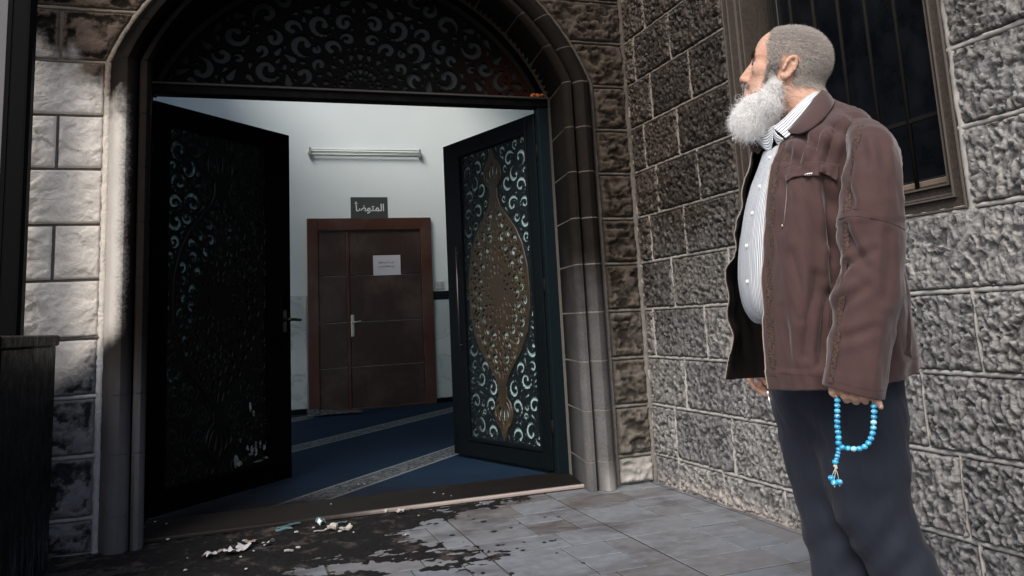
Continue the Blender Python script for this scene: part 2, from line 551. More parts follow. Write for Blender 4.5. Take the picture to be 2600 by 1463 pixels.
def stone_mesh(X, Z, H, rel, axis, flat=False):
    n, m = X.shape
    if axis == 'y':
        P = np.stack([X, -H, Z], -1)              # face looks to -y
        F = grid_faces(n, m)
    else:
        P = np.stack([XS - H, X, Z], -1)          # face looks to -x
        F = grid_faces(n, m)[:, ::-1]
    me = raw_mesh('stone', P.reshape(-1, 3), F, smooth=flat is False)
    set_attr(me, 'relief', rel)
    return me

J = .0075                                        # half a joint
facade = empty('facade_wall', (DC, 0, 0))
tag(facade, 'soot blackened rough stone front wall around the arched doorway', 'wall')
side = empty('side_wall', (XS, -1.5, 0))
tag(side, 'hammered grey stone side wall with pale joints behind the bearded man', 'wall')
def child(o, parent):
    o.parent = parent
    o.matrix_parent_inverse = Matrix.Translation(-parent.location)
    return o

EXT = 1.385                                      # half width of the stone surround
R_EXT = arc_r(EXT)
def ext_dx(z):
    if z <= SPR: return EXT
    q = R_EXT ** 2 - (z - ARC_C) ** 2
    return math.sqrt(q) if q > 0 else 0.0

sid = 1
for r in range(len(ROWS) - 1):
    z0, z1 = ROWS[r] + J, ROWS[r + 1] - J
    if r == 0: z0 = .004
    zl0, zl1 = (ROWS[r] + .003, ROWS[r + 1] - .003) if 1.0 < ROWS[r] < 2.3 else (z0, z1)
    # right of the doorway: one stone from the surround to the corner
    o = link_mesh('stone', stone_mesh(*rock_grid(lambda z: DC + ext_dx(z) + .014, lambda z: XS - .03, z0, z1, .0085, 'right', sid), 'y', True), M_FR)
    child(o, facade); sid += 1
    # left of the doorway
    joint = -.822 if r in (0, 1, 3, 5, 7, 9, 11) else None
    lim = lambda z: DC - ext_dx(z) - .014
    if joint is not None:
        segs = [(lambda z: -1.36, lambda z, j=joint: j - .004), (lambda z, j=joint: j + .004, lim), (lambda z: -2.02, lambda z: -1.368), (lambda z: -2.98, lambda z: -2.028)]
    else:
        segs = [(lambda z: -1.10, lim), (lambda z: -1.66, lambda z: -1.108), (lambda z: -2.30, lambda z: -1.668), (lambda z: -2.98, lambda z: -2.308)]
    for a, b in segs:
        o = link_mesh('stone', stone_mesh(*rock_grid(a, b, zl0, zl1, .0075, 'left', sid), 'y'), M_FL)
        child(o, facade); sid += 1

# backing of the facade (mortar plane with the arched hole), front and back
def backing(y, flip, parts):
    for (x0, x1, mat, nm) in parts:
        xs = np.linspace(x0, x1, 60)
        V = []; F = []
        for x in xs:
            d = abs(x - DC)
            lo = 0.0 if d >= EXT - .02 else ARC_C + math.sqrt(max(0, (R_EXT - .02) ** 2 - d * d))
            V += [(x, y, lo), (x, y, 3.9)]
        for i in range(len(xs) - 1):
            q = [2 * i, 2 * i + 2, 2 * i + 3, 2 * i + 1]
            F.append(q if not flip else q[::-1])
        o = link_mesh(nm, raw_mesh(nm, np.array(V), F, False), mat)
        child(o, facade)
backing(0.0, False, [(-3.0, DC - EXT + .02, M_FLM, 'mortar_bed'), (DC - EXT + .02, DC - .01, M_FLM, 'mortar_bed'), (DC - .01, XS, M_FRM, 'mortar_bed')])

def bead_strip(pts, w, h, seed, axis):
    """a raised ribbon of pointing mortar along pts (in the wall plane: (s, z))"""
    P = np.asarray(pts, float)
    L = np.linalg.norm(P[-1] - P[0]); n = max(4, int(L / .02))
    T = np.linspace(0, 1, n)[:, None]
    seg = np.linspace(0, 1, len(P)); Q = np.stack([np.interp(T[:, 0], seg, P[:, k]) for k in (0, 1)], -1)
    d = np.gradient(Q, axis=0); d /= np.linalg.norm(d, axis=1, keepdims=True)
    nrm = np.stack([-d[:, 1], d[:, 0]], -1)
    V = []
    offs = [(-1, -.002), (-.8, .75), (0, 1.0), (.8, .75), (1, -.002)]
    for k, (a, b) in enumerate(offs):
        jit = w * (1 + .35 * vnoise(Q[:, 0] * 45 + k * 3, Q[:, 1] * 45, seed * 1.1, 4))
        hh = h * b * (1 + .3 * vnoise(Q[:, 0] * 38, Q[:, 1] * 38, seed + k, 9))
        S = Q + nrm * (a * jit * .5)[:, None]
        V.append(np.stack([S[:, 0], -hh, S[:, 1]], -1) if axis == 'y' else np.stack([XS - hh, S[:, 0], S[:, 1]], -1))
    V = np.stack(V, 1).reshape(-1, 3)
    F = grid_faces(n, 5)
    return V, F
def strips_object(lst, axis, mat, parent, name='mortar_joint'):
    Vs = []; Fs = []; c = 0
    for k, (pts, w, h) in enumerate(lst):
        V, F = bead_strip(pts, w, h, k, axis); Vs.append(V); Fs.append(F + c); c += len(V)
    o = link_mesh(name, raw_mesh(name, np.concatenate(Vs), np.concatenate(Fs)), mat)
    child(o, parent)
    return o
right_j = [[(DC + ext_dx(z), z), (XS - .02, z)] for z in ROWS[1:]]
strips_object([(p, .018, .016) for p in right_j] +
              [([(DC + EXT, 0.0), (DC + EXT, SPR)], .026, .022)] +
              [([(DC + R_EXT * math.cos(a), ARC_C + R_EXT * math.sin(a)) for a in np.linspace(math.asin((SPR - ARC_C) / R_EXT), PI / 2, 20)], .026, .022)] +
              [([(XS - .018, 0.0), (XS - .018, 3.6)], .046, .030)], 'y', M_FRM, facade)
strips_object([([(-2.98, z), (DC - ext_dx(z), z)], .02, .013) for z in ROWS[1:] if not 1.2 < z < 2.3] +
              [([(DC - R_EXT * math.cos(a), ARC_C + R_EXT * math.sin(a)) for a in np.linspace(math.asin((SPR - ARC_C) / R_EXT), PI / 2, 20)], .030, .016)], 'y', M_FLM, facade)
M_FLP = mat_facade_left(pointing=True)
strips_object([([(DC - EXT, 0.0), (DC - EXT, SPR)], .034, .016)], 'y', M_FLP, facade)

# dressed surround: two rolls and a splayed flat, one set of blocks a course, then voussoirs
OUTER_PROF = [(1.372, -.012), (1.358, -.030), (1.340, -.078), (1.312, -.108), (1.282, -.114), (1.256, -.098), (1.240, -.066), (1.236, -.040), (1.236, .05), (1.372, .05)]
INNER_PROF = [(1.232, -.030), (1.228, -.066), (1.212, -.086), (1.192, -.084), (1.176, -.066), (1.170, -.040), (1.182, .0), (1.252, .415), (1.262, .425), (1.262, .47), (1.29, .47), (1.29, .05), (1.232, .05)]
def sweep_block(prof, stations, mirror):
    """stations: list of ('v', z) or ('a', angle); closed profile in (dx, y)"""
    V = []; n = len(prof)
    for kind, q in stations:
        for dx, y in prof:
            if kind == 'v': px, pz = dx, q
            else:
                r = arc_r(dx)
                a0 = math.asin((SPR - ARC_C) / r)
                a = a0 + (PI / 2 - a0) * q
                px, pz = r * math.cos(a), ARC_C + r * math.sin(a)
            V.append((DC + (-px if mirror else px), y, pz))
    F = []
    for i in range(len(stations) - 1):
        for k in range(n):
            q = [i * n + k, i * n + (k + 1) % n, (i + 1) * n + (k + 1) % n, (i + 1) * n + k]
            F.append(q if mirror else q[::-1])
    F.append(list(range(n))[::-1] if not mirror else list(range(n)))
    top = [(len(stations) - 1) * n + k for k in range(n)]
    F.append(top if not mirror else top[::-1])
    return V, F
def smooth_by_angle(me, deg=38):
    me.polygons.foreach_set('use_smooth', np.ones(len(me.polygons), dtype=bool))
    me.set_sharp_from_angle(angle=math.radians(deg))
surround = empty('arch_surround', (DC, 0, 0))
tag(surround, 'moulded stone surround with two rolls framing the arched doorway', 'door surround')
JB = .0045
for mirror in (False, True):
    for prof, shift in ((OUTER_PROF, 0.0), (INNER_PROF, 0.0)):
        for r in range(len(ROWS)):
            if ROWS[r] >= SPR - .01: break
            z0, z1 = ROWS[r] + (JB if r else .002), min(ROWS[r + 1], SPR) - JB
            V, F = sweep_block(prof, [('v', z0), ('v', z1)], mirror)
            me = raw_mesh('jamb_stone', np.array(V), F, False); smooth_by_angle(me)
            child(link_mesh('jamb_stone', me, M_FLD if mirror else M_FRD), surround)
        NV = 7 if prof is OUTER_PROF else 6
        for k in range(NV):
            a0, a1 = k / NV + .0028, (k + 1) / NV - .0028
            V, F = sweep_block(prof, [('a', a) for a in np.linspace(a0, a1, 7)], mirror)
            me = raw_mesh('arch_stone', np.array(V), F, False); smooth_by_angle(me)
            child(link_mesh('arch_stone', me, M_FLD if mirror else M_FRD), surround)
    # pointing in the joints of the surround (a hair inside the faces)
    small = [(dx + (.0016 if y < .04 and dx > 1.3 else -.0016 if dx < 1.2 else 0), y + .0022) for dx, y in OUTER_PROF]
    small2 = [(dx + (.002 if dx < 1.2 else 0), y + .0022) for dx, y in INNER_PROF]
    G = Geo()
    for pr in (small, small2):
        V, F = sweep_block(pr, [('v', .003), ('v', SPR)] , mirror); G.add(V, F)
        V, F = sweep_block(pr, [('a', a) for a in np.linspace(0, 1, 40)], mirror); G.add(V, F)
    child(G.obj('mortar_joint', M_FLD if mirror else M_FRM), surround)

# side wall: courses with their head joints where the photograph has them
WIN = dict(y0=-2.442, y1=-1.129, z0=1.302, z1=3.003)
HEADS = {0: [-.298, -.75, -1.25, -1.75, -2.3], 1: [-.298, -.865, -1.35, -1.80, -2.265], 2: [-.447, -1.01, -1.6, -2.14, -2.7], 3: [-.129, -.703, -1.28, -1.85, -2.413],
         4: [-.399, -.98, -1.55, -2.05, -2.9], 5: [-.182, -.583, -2.85], 6: [-.308, -.769, -3.0], 7: [-.194, -.591, -2.8], 8: [-.319, -.765, -3.05], 9: [-.149, -.587, -2.75],
         10: [-.309, -.757, -2.95], 11: [-.2, -.6, -1.2, -1.8, -2.4], 12: [-.3, -.8, -1.4, -2.0, -2.6]}
YEND = -4.7
joints = []
for r in range(len(ROWS) - 1):
    z0, z1 = ROWS[r], ROWS[r + 1]
    cut = z1 > WIN['z0'] + .05 and z0 < WIN['z1'] - .05
    HEADS[r] = HEADS[r] + [min(HEADS[r]) - .55 * k - .1 * (r % 3) for k in (1, 2, 3) if min(HEADS[r]) - .55 * k - .1 * (r % 3) > YEND + .15]
    ys = [-.03] + sorted(HEADS[r], reverse=True) + [YEND]
    spans = []
    for a, b in zip(ys[:-1], ys[1:]):
        if not cut: spans.append((a, b))
        else:
            if a > WIN['y1']: spans.append((a, max(b, WIN['y1'] - .0)))
            if b < WIN['y0']: spans.append((min(a, WIN['y0']), b))
            if a > WIN['y1'] and b < WIN['y1']: pass
    for a, b in spans:
        if a - b < .06: continue
        near = b < -1.6
        ja = .022 if (cut and abs(a - WIN['y0']) < 1e-6) else J * .8
        jb = .014 if (cut and abs(b - WIN['y1']) < 1e-6) else J * .8
        o = link_mesh('stone', stone_mesh(*rock_grid(lambda z: b + jb, lambda z: a - ja, (z0 + J) if r else .004, z1 - J, .0056 if near else .0066, 'side', sid), 'x', True), M_SIDE)
        child(o, side); sid += 1
    for yv in HEADS[r]:
        if not cut or yv > WIN['y1'] or yv < WIN['y0']:
            joints.append(([(yv, z0), (yv, z1)], .0105, .0215))
for r in range(1, len(ROWS)):
    z = ROWS[r]
    if WIN['z0'] + .02 < z < WIN['z1'] - .02:
        joints.append(([(-.02, z), (WIN['y1'], z)], .018, .018)); joints.append(([(WIN['y0'], z), (YEND, z)], .021, .019))
    else:
        joints.append(([(-.02, z), (YEND, z)], .019, .018))
joints.append(([(WIN['y0'] - .016, WIN['z0'] - .02), (WIN['y0'] - .016, WIN['z1'])], .036, .020))
joints.append(([(WIN['y0'] - .03, WIN['z0'] - .012), (WIN['y1'] + .02, WIN['z0'] - .012)], .030, .021))
joints.append(([(-.012, 0), (-.012, 3.6)], .030, .028))
joints.append(([(-.0, .006), (YEND, .006)], .05, .018))
strips_object(joints, 'x', M_SIDEM, side)
G = Geo()
for (a, b, z0, z1) in ((.0, WIN['y1'], 0, 3.9), (WIN['y0'], YEND, 0, 3.9), (WIN['y1'], WIN['y0'], 0, WIN['z0']), (WIN['y1'], WIN['y0'], WIN['z1'], 3.9)):
    G.add([(XS, a, z0), (XS, b, z0), (XS, b, z1), (XS, a, z1)], [[0, 1, 2, 3]])
G.box(XS + .005, XS + .30, YEND - .02, YEND, 0, 3.9)
child(G.obj('mortar_bed', M_SIDEM), side)

# ------------------------------------------------------------------ barred window in the side wall
def mat_window_stone():
    B = MB('window_stone_mat', rough=.7, spec=.3)
    worm = B.voro(B.pos(), 95, 'SMOOTH_F1'); n = B.noise(B.pos(), 6, 4); fine = B.noise(B.pos(), 120, 4, .6)
    w2 = B.noise(B.pos(), 75, 2, .5, 1.5)
    c = B.mix(n, (.024, .019, .016), (.056, .046, .039))
    c = B.mix(B.step(.42, .6, w2), B.mul(1.0, c, (.72, .72, .72)), B.mul(1.0, c, (1.15, 1.13, 1.1)))
    x, y, z = B.xyz()
    raised_face = B.m('MAXIMUM', B.step(XS - .019, XS - .022, x), B.m('MULTIPLY', B.step(XS + .021, XS + .018, x), B.step(XS + .012, XS + .015, x)))  # raised fillets coloured paler than the bands between them
    c = B.mix(B.m('MULTIPLY', raised_face, .8), c, (.10, .086, .073))
    B.base(c); B.bump(B.m('ADD', w2, B.m('MULTIPLY', fine, .25)), .4, .004)
    return B.mat
M_WST = mat_window_stone()
M_IRON = MB('iron_bar_mat', rough=.75, spec=.06, color=(.010, .0095, .009)).mat
def mat_dark_glass():
    B = MB('dark_glass_mat', rough=.12, spec=.25)
    n = B.noise(B.pos(), 3, 5, .7)
    B.base(B.mix(n, (.0015, .0018, .0025), (.005, .006, .009)))
    B.rough(B.lin(.35, .65, n, .15, .5))
    return B.mat
M_DGLASS = mat_dark_glass()
window = empty('barred_window', (XS, (WIN['y0'] + WIN['y1']) / 2, WIN['z0']))
tag(window, 'dark barred window in moulded brown stone frame on the side wall', 'window')
def ring(prof, y0, y1, z0, z1):
    """rectangular frame: prof of (inward, depth)"""
    V = []; n = len(prof)
    for cy_, cz, sy, sz in ((y0, z0, 1, 1), (y1, z0, -1, 1), (y1, z1, -1, -1), (y0, z1, 1, -1)):
        for s, d in prof: V.append((XS + d, cy_ + sy * s, cz + sz * s))
    return V, n
RPROF = [(-.004, .02), (-.004, -.018), (-.001, -.024), (.005, -.024), (.008, -.010), (.040, -.010), (.043, -.024), (.049, -.024), (.053, .0), (.055, .030), (.058, .016), (.064, .016), (.067, .030), (.092, .030), (.095, .016), (.101, .016), (.104, .040), (.106, .120), (.110, .112), (.124, .112), (.126, .21), (.06, .25)]
V, n = ring(RPROF, WIN['y0'], WIN['y1'], WIN['z0'], WIN['z1'])
for k in range(4):                               # bottom, far jamb, head, near jamb: one moulded stone each
    a, b = k, (k + 1) % 4
    F = [[i, i + 1, n + i + 1, n + i] for i in range(n - 1)]
    me = raw_mesh('frame_stone', np.array(V[a * n:(a + 1) * n] + V[b * n:(b + 1) * n]), F, False); smooth_by_angle(me, 30)
    child(link_mesh('frame_stone', me, M_WST), window)
G = Geo(); yi0, yi1, zi0, zi1 = WIN['y0'] + .126, WIN['y1'] - .126, WIN['z0'] + .126, WIN['z1'] - .126
for a in (yi0, yi1 - .04): G.box(XS + .19, XS + .24, a, a + .04, zi0, zi1, .003)
for a in (zi0, zi1 - .04): G.box(XS + .192, XS + .238, yi0, yi1, a, a + .04, .003)
child(G.obj('sash', MB('sash_mat', rough=.4, color=(.012, .013, .015)).mat), window)
child(Geo().box(XS + .212, XS + .220, yi0, yi1, zi0, zi1).obj('pane', M_DGLASS), window)
child(Geo().box(XS + .13, XS + .19, yi0 + .02, yi1 - .02, zi0 - .012, zi0 + .022, .004).obj('sill_board', MB('sill_board_mat', rough=.7, color=(.16, .125, .095)).mat), window)
for k in range(8):
    yb = -1.338 - .155 * k
    if yb < yi0 + .02: break
    child(Geo().tube([(XS + .11, yb, zi0 - .005), (XS + .11, yb, zi1 + .005)], .0085, 8).obj('bar', M_IRON, smooth=True), window)
for z in (1.69,):
    child(Geo().box(XS + .106, XS + .114, yi0 - .01, yi1 + .01, z - .009, z + .009, .002).obj('cross_bar', M_IRON), window)
# burnt out room behind the pane
G = Geo(); G.box(XS + .26, XS + .28, -3.4, -.4, .6, 3.6)
o = G.obj('room_behind_window', M_BLACK); tag(o, kind='structure')

# ------------------------------------------------------------------ fretwork
def seg_min(X, Z, pts, rad):
    d = np.full(X.shape, 9.0)
    for (x, z), r in zip(pts, rad): d = np.minimum(d, np.hypot(X - x, Z - z) - r)
    return d
class Fret:
    def __init__(s, x0, x1, z0, z1, h):
        s.x = np.arange(x0, x1 + h, h); s.z = np.arange(z0, z1 + h, h); s.h = h
        s.X, s.Z = np.meshgrid(s.x, s.z, indexing='ij')
        s.D = np.full(s.X.shape, .08)             # distance to the nearest hole
    def window(s, pts, m):
        xs = [p[0] for p in pts]; zs = [p[1] for p in pts]
        i0, i1 = np.searchsorted(s.x, [min(xs) - m, max(xs) + m]); j0, j1 = np.searchsorted(s.z, [min(zs) - m, max(zs) + m])
        return slice(i0, i1), slice(j0, j1)
    def hole(s, pts, rad, mirror=True):
        for sg in ((1, -1) if mirror else (1,)):
            p = [(sg * x, z) for x, z in pts]
            w = s.window(p, .08)
            if s.X[w].size == 0: continue
            s.D[w] = np.minimum(s.D[w], seg_min(s.X[w], s.Z[w], p, rad))
    def free(s, pts, rad, gap, ok):
        for (x, z), r in zip(pts, rad):
            i = int((x - s.x[0]) / s.h); j = int((z - s.z[0]) / s.h)
            if not (0 <= i < len(s.x) and 0 <= j < len(s.z)) or s.D[i, j] < r + gap or not ok(x, z, r): return False
        return True
def drop(x, z, ang, L, r):
    t = np.linspace(0, 1, 7)
    return [(x + math.cos(ang) * L * (a - .5), z + math.sin(ang) * L * (a - .5)) for a in t], [r * (1 - .75 * a) for a in t]
def comma(x, z, ang, R, turns, r, hand):
    t = np.linspace(0, 1, 16); P = []; Q = []
    for a in t:
        th = ang + hand * a * turns * 2 * PI
        rr = R * (1 - .72 * a)
        P.append((x + math.cos(th) * rr, z + math.sin(th) * rr)); Q.append(r * (.22 + .78 * math.sin(PI * min(1, a * .9 + .1))) if a < .93 else r * .95)
    return P, Q
def fret_mesh(fr, mask, depth, flip=False):
    """solid where D > 0 and mask; dual contour with side walls"""
    S = np.minimum(fr.D, mask); S = np.clip(S, -.02, .02)
    ins = S > 0
    nx, nz = S.shape
    cx = (nx - 1, nz - 1)
    PX = np.zeros(cx); PZ = np.zeros(cx); C = np.zeros(cx)
    I, Jj = np.meshgrid(np.arange(nx - 1), np.arange(nz - 1), indexing='ij')
    for (a, b) in (((0, 0), (1, 0)), ((0, 1), (1, 1)), ((0, 0), (0, 1)), ((1, 0), (1, 1))):
        va = S[a[0]:nx - 1 + a[0], a[1]:nz - 1 + a[1]]; vb = S[b[0]:nx - 1 + b[0], b[1]:nz - 1 + b[1]]
        cr = (va > 0) != (vb > 0)
        t = np.where(cr, va / np.where(cr, va - vb, 1), 0)
        PX += np.where(cr, a[0] + (b[0] - a[0]) * t, 0); PZ += np.where(cr, a[1] + (b[1] - a[1]) * t, 0); C += cr
    PX = np.where(C > 0, PX / np.maximum(C, 1), .5); PZ = np.where(C > 0, PZ / np.maximum(C, 1), .5)
    VX = fr.x[0] + (I + PX) * fr.h; VZ = fr.z[0] + (Jj + PZ) * fr.h
    idx = np.arange((nx - 1) * (nz - 1)).reshape(cx); N = idx.size
    Vf = np.stack([VX, np.full(cx, -depth), VZ], -1).reshape(-1, 3)
    Vb = Vf.copy(); Vb[:, 1] = 0
    inn = ins[1:-1, 1:-1]
    q = np.stack([idx[:-1, :-1], idx[1:, :-1], idx[1:, 1:], idx[:-1, 1:]], -1)[inn]
    W = []
    cr = ins[:-1, 1:-1] != ins[1:, 1:-1]; a = idx[:, :-1][cr]; b = idx[:, 1:][cr]; W.append(np.stack([a, b, b + N, a + N], -1))
    cr = ins[1:-1, :-1] != ins[1:-1, 1:]; a = idx[:-1, :][cr]; b = idx[1:, :][cr]; W.append(np.stack([a, b, b + N, a + N], -1))
    F = np.concatenate([q] + W); V = np.concatenate([Vf, Vb])
    used = np.unique(F); rem = np.full(len(V), -1); rem[used] = np.arange(len(used))
    return V[used], rem[F]

rng = random.Random(5)
PW, PH = .425, 1.05
fr = Fret(-PW - .01, PW + .01, -PH - .01, PH + .01, .0045)
MZ = [0, .15, .30, .42, .52, .60, .66, .74]; MWD = [.365, .357, .315, .245, .150, .075, .048, .046]
def med_w(z): return np.interp(np.abs(z), MZ, MWD)
# approximate signed distance to the medallion outline (positive inside), with the palmettes
def med_sd(X, Z):
    d1 = (med_w(Z) - np.abs(X)) * .8
    d1 = np.where(np.abs(Z) > .74, -.1, d1)
    e = .105 - np.hypot(X, (np.abs(Z) - .84) * .92)
    tip = np.minimum(.05 - np.abs(X) - (np.abs(Z) - .93) * .45, 1.03 - np.abs(Z)); tip = np.where(np.abs(Z) < .88, -.1, tip)
    return np.maximum(np.maximum(d1, e), tip)
MS = med_sd(fr.X, fr.Z)
def ms(x, z): return float(med_sd(np.array([x]), np.array([z]))[0])
inside = lambda x, z, r: ms(x, z) > r + .012
outside = lambda x, z, r: ms(x, z) < -(r + .010) and abs(x) < PW - .008 - r and abs(z) < PH - .008 - r
# palmettes
for sg in (1, -1):
    zc = sg * .84
    fr.hole([(0, zc + sg * a) for a in np.linspace(-.03, .10, 8)], [.006 + .012 * math.sin(PI * min(1, i / 7 + .1)) for i in range(8)], False)
    fr.hole([(.030 + .016 * math.sin(a * 2.2), zc - sg * .035 + sg * a * .085) for a in np.linspace(0, 1, 8)], [.006 + .011 * math.sin(PI * a) for a in np.linspace(0, 1, 8)])
    fr.hole([(.088 * math.sin(a), zc - sg * .088 * math.cos(a) * .95) for a in np.linspace(.55, 1.9, 12)], [.004 + .009 * math.sin(PI * a) for a in np.linspace(0, 1, 12)])
# central rosette and rings of drops (elongated)
EZ = 1.45
for ring_r, cnt, L, r, ph in ((.088, 14, .020, .0075, 0), (.118, 16, .024, .0085, .5), (.160, 14, .030, .010, 0)):
    for k in range(cnt):
        a = 2 * PI * (k + ph) / cnt
        fr.hole(*drop(ring_r * math.cos(a), ring_r * EZ * math.sin(a), math.atan2(math.sin(a) * EZ, math.cos(a)) + PI, L, r * 1.15), mirror=False)
for zo in (.29, .335, .44, .50):
    for sg in (1, -1): fr.hole(*drop(0, sg * zo, sg * PI / 2, .03, .013), mirror=False)
tries = [('c', .036, .0145, 500), ('c', .028, .0125, 700), ('d', .05, .0135, 900), ('d', .034, .0115, 1600), ('d', .02, .009, 2500)]
for kind, R, r, cnt in tries:
    for _ in range(cnt):
        x = rng.uniform(.01, PW); z = rng.uniform(-.62, .62)
        P, Q = comma(x, z, rng.uniform(0, 6.28), R, rng.uniform(.5, .8), r, rng.choice((1, -1))) if kind == 'c' else drop(x, z, math.atan2(z / 2, x) + rng.uniform(-.5, .5), R, r)
        if min(p[0] for p in P) < r + .004: continue
        if math.hypot(x, z / EZ) < .185: continue
        if fr.free(P, Q, .0075, inside): fr.hole(P, Q)
# scrolls round the medallion
tries = [('c', .066, .0150, 900), ('c', .052, .0135, 1100), ('c', .040, .012, 1300), ('c', .03, .010, 1500), ('d', .06, .0115, 1600), ('d', .036, .009, 2500), ('d', .02, .007, 3500)]
for kind, R, r, cnt in tries:
    for _ in range(cnt):
        x = rng.uniform(.01, PW); z = rng.uniform(-PH, PH)
        P, Q = comma(x, z, rng.uniform(0, 6.28), R, rng.uniform(.75, 1.15), r, rng.choice((1, -1))) if kind == 'c' else drop(x, z, rng.uniform(0, 6.28), R, r)
        if min(p[0] for p in P) < r + .006: continue
        if fr.free(P, Q, .0080, outside): fr.hole(P, Q)
rect = np.minimum(PW - np.abs(fr.X), PH - np.abs(fr.Z))
V, F = fret_mesh(fr, np.minimum(rect, -MS - .001), .010); FRET_OUT = raw_mesh('scroll_fretwork', V, F, False)
V, F = fret_mesh(fr, np.minimum(rect, MS), .017); FRET_MED = raw_mesh('medallion', V, F, False)

def mat_gold():
    B = MB('scorched_gold_mat', rough=.5, spec=.4)
    n = B.noise(B.objco(), 9, 5, .65)
    c = B.mix(n, (.011, .008, .005), (.046, .031, .016))
    z = B.sep(B.objco())[2]; x = B.sep(B.objco())[0]
    c = B.mix(B.step(.62, .80, n), c, (.075, .049, .023))
    dk = B.step(-.05, -.34, B.m('ADD', x, B.m('MULTIPLY', n, .15)))
    B.base(c); B.bump(n, .2, .003); B.rough(B.lin(.3, .7, n, .35, .65))
    return B.mat
M_GOLD = mat_gold()
M_SCROLL = MB('dark_scroll_mat', rough=.5, spec=.2, color=(.005, .009, .011)).mat
def mat_frost(dark):
    B = MB('frosted_glass_mat' + ('_sooty' if dark else ''), rough=.35, spec=.4)
    co = B.objco(); x, y, z = B.sep(co)
    n = B.noise(co, 5, 5, .7)
    teal = B.mix(n, (.26, .40, .40), (.42, .58, .57))
    if dark == 1:
        m = B.m('ADD', B.m('MULTIPLY', B.m('SUBTRACT', B.noise(co, 13, 3, .7), .5), 1.9), B.m('SUBTRACT', B.m('MULTIPLY', B.m('SUBTRACT', .35, B.m('ABSOLUTE', B.m('SUBTRACT', z, .35))), .5), B.m('MULTIPLY', B.m('ADD', x, .16), .75)))
        c = B.mix(B.step(-.10, .34, m), (.004, .005, .0055), (.15, .25, .26))
    elif dark == 2:
        m = B.lin(-.9, .5, x, 0.0, 1.0)
        c = B.mix(m, (.006, .007, .0075), (.026, .031, .032))
        c = B.mul(.7, c, B.ramp(n, [(.3, (.35, .35, .35)), (.65, (1, 1, 1))]))
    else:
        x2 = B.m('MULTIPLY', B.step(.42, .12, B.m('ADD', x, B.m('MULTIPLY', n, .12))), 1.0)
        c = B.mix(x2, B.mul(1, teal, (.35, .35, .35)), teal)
    B.base(c)
    if dark == 2: B.b.inputs['Specular IOR Level'].default_value = .12
    return B.mat
M_FROST = mat_frost(0); M_FROSTD = mat_frost(1); M_FROSTL = mat_frost(2)

# ------------------------------------------------------------------ the double door
LW, LH = 1.165, 2.37
M_BURNTFRET = MB('burnt_fret_mat', rough=.38, spec=.16, color=(.0016, .0016, .0017)).mat
def make_leaf(sg, hinge, ang, label, burnt):
    """local x runs from the hinge; sg=-1: the seen face looks to -y, +1: to +y"""
    t = empty('door_leaf', (hinge[0], hinge[1], 0), ang)
    tag(t, label, 'door')
    mp = M_BLACK if burnt else M_DOOR
    z0, z1 = .035, LH
    th = .055
    # y runs 0 (seen face) to th behind it, away from the viewer
    back = -sg
    def part(name, x0, x1, a, b, f0=0.0, f1=th, mat=mp, bev=.004, parent=t):
        g = Geo(); g.box(x0, x1, back * f0, back * f1, a, b, bev)
        return g.obj(name, mat, parent)
    px0, px1 = .10, .95
    pz0, pz1 = .155, 2.255
    part('stile', 0, px0, z0, z1); part('stile', px1, LW, z0, z1)
    part('rail', px0, px1, z0, pz0, .001, th - .001); part('rail', px0, px1, pz1, z1, .001, th - .001)
    cx, cz = (px0 + px1) / 2, (pz0 + pz1) / 2
    # beads round the panel
    g = Geo()
    for (a0, a1, b0, b1) in ((px0 - .002, px1 + .002, pz0 - .012, pz0 + .012), (px0 - .002, px1 + .002, pz1 - .012, pz1 + .012)): g.box(a0, a1, back * -.008, back * .03, b0, b1, .004)
    for (a0, a1) in ((px0 - .012, px0 + .012), (px1 - .012, px1 + .012)): g.box(a0, a1, back * -.0079, back * .029, pz0 - .011, pz1 + .011, .004)
    g.obj('panel_bead', mp, t)
    for me, nm, mt in ((FRET_OUT, 'scroll_fretwork', M_BURNTFRET if burnt else M_SCROLL), (FRET_MED, 'medallion', M_BURNTFRET if burnt else M_GOLD)):
        m2 = me.copy(); m2.materials.clear()
        o = link_mesh(nm, m2, mt, t, (cx, back * .026, cz))
        if sg > 0: o.scale = (1, -1, 1)
    g = Geo(); g.box(-(px1 - px0) / 2, (px1 - px0) / 2, back * 0.0, back * .008, -(pz1 - pz0) / 2, (pz1 - pz0) / 2)
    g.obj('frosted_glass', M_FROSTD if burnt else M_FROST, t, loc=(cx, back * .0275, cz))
    # tall pull bar
    g = Geo(); xb = .985 if not burnt else 1.03; za, zb = (.78, 1.56) if not burnt else (.87, 1.28)
    g.tube([(xb, -back * .03, za), (xb, -back * .03, zb)], .0065, 8)
    for z in (za + .05, zb - .05): g.tube([(xb, 0, z), (xb, -back * .03, z)], .006, 6)
    g.obj('pull_bar', M_BLACK if burnt else MB('brushed_bar_mat', rough=.35, metal=.9, color=(.18, .16, .155)).mat, t, smooth=True)
    if burnt:
        g = Geo(); g.tube([(1.10, -back * .002, 1.075), (1.10, -back * .05, 1.075), (1.12, -back * .055, 1.075), (1.20, -back * .055, 1.07)], [.012, .011, .011, .010], 8)
        g.box(1.08, 1.12, -back * .004, back * .01, .99, 1.14, .003)
        g.obj('handle', MB('handle_black_mat', rough=.35, color=(.010, .009, .009)).mat, t, smooth=True)
    for z in (.3, 1.2, 2.1):
        g = Geo(); g.tube([(-.012, back * .01, z - .05), (-.012, back * .01, z + .05)], .009, 8)
        g.obj('hinge', M_IRON, t, smooth=True)
    return t
left_leaf = make_leaf(-1, (DC - 1.195, .472), math.radians(45.5), 'charred black left leaf of the open double door with lever handle', True)
right_leaf = make_leaf(1, (DC + 1.164, .472), math.radians(180 - 72.5), 'right leaf of the open double door with brown medallion on teal glass', False)

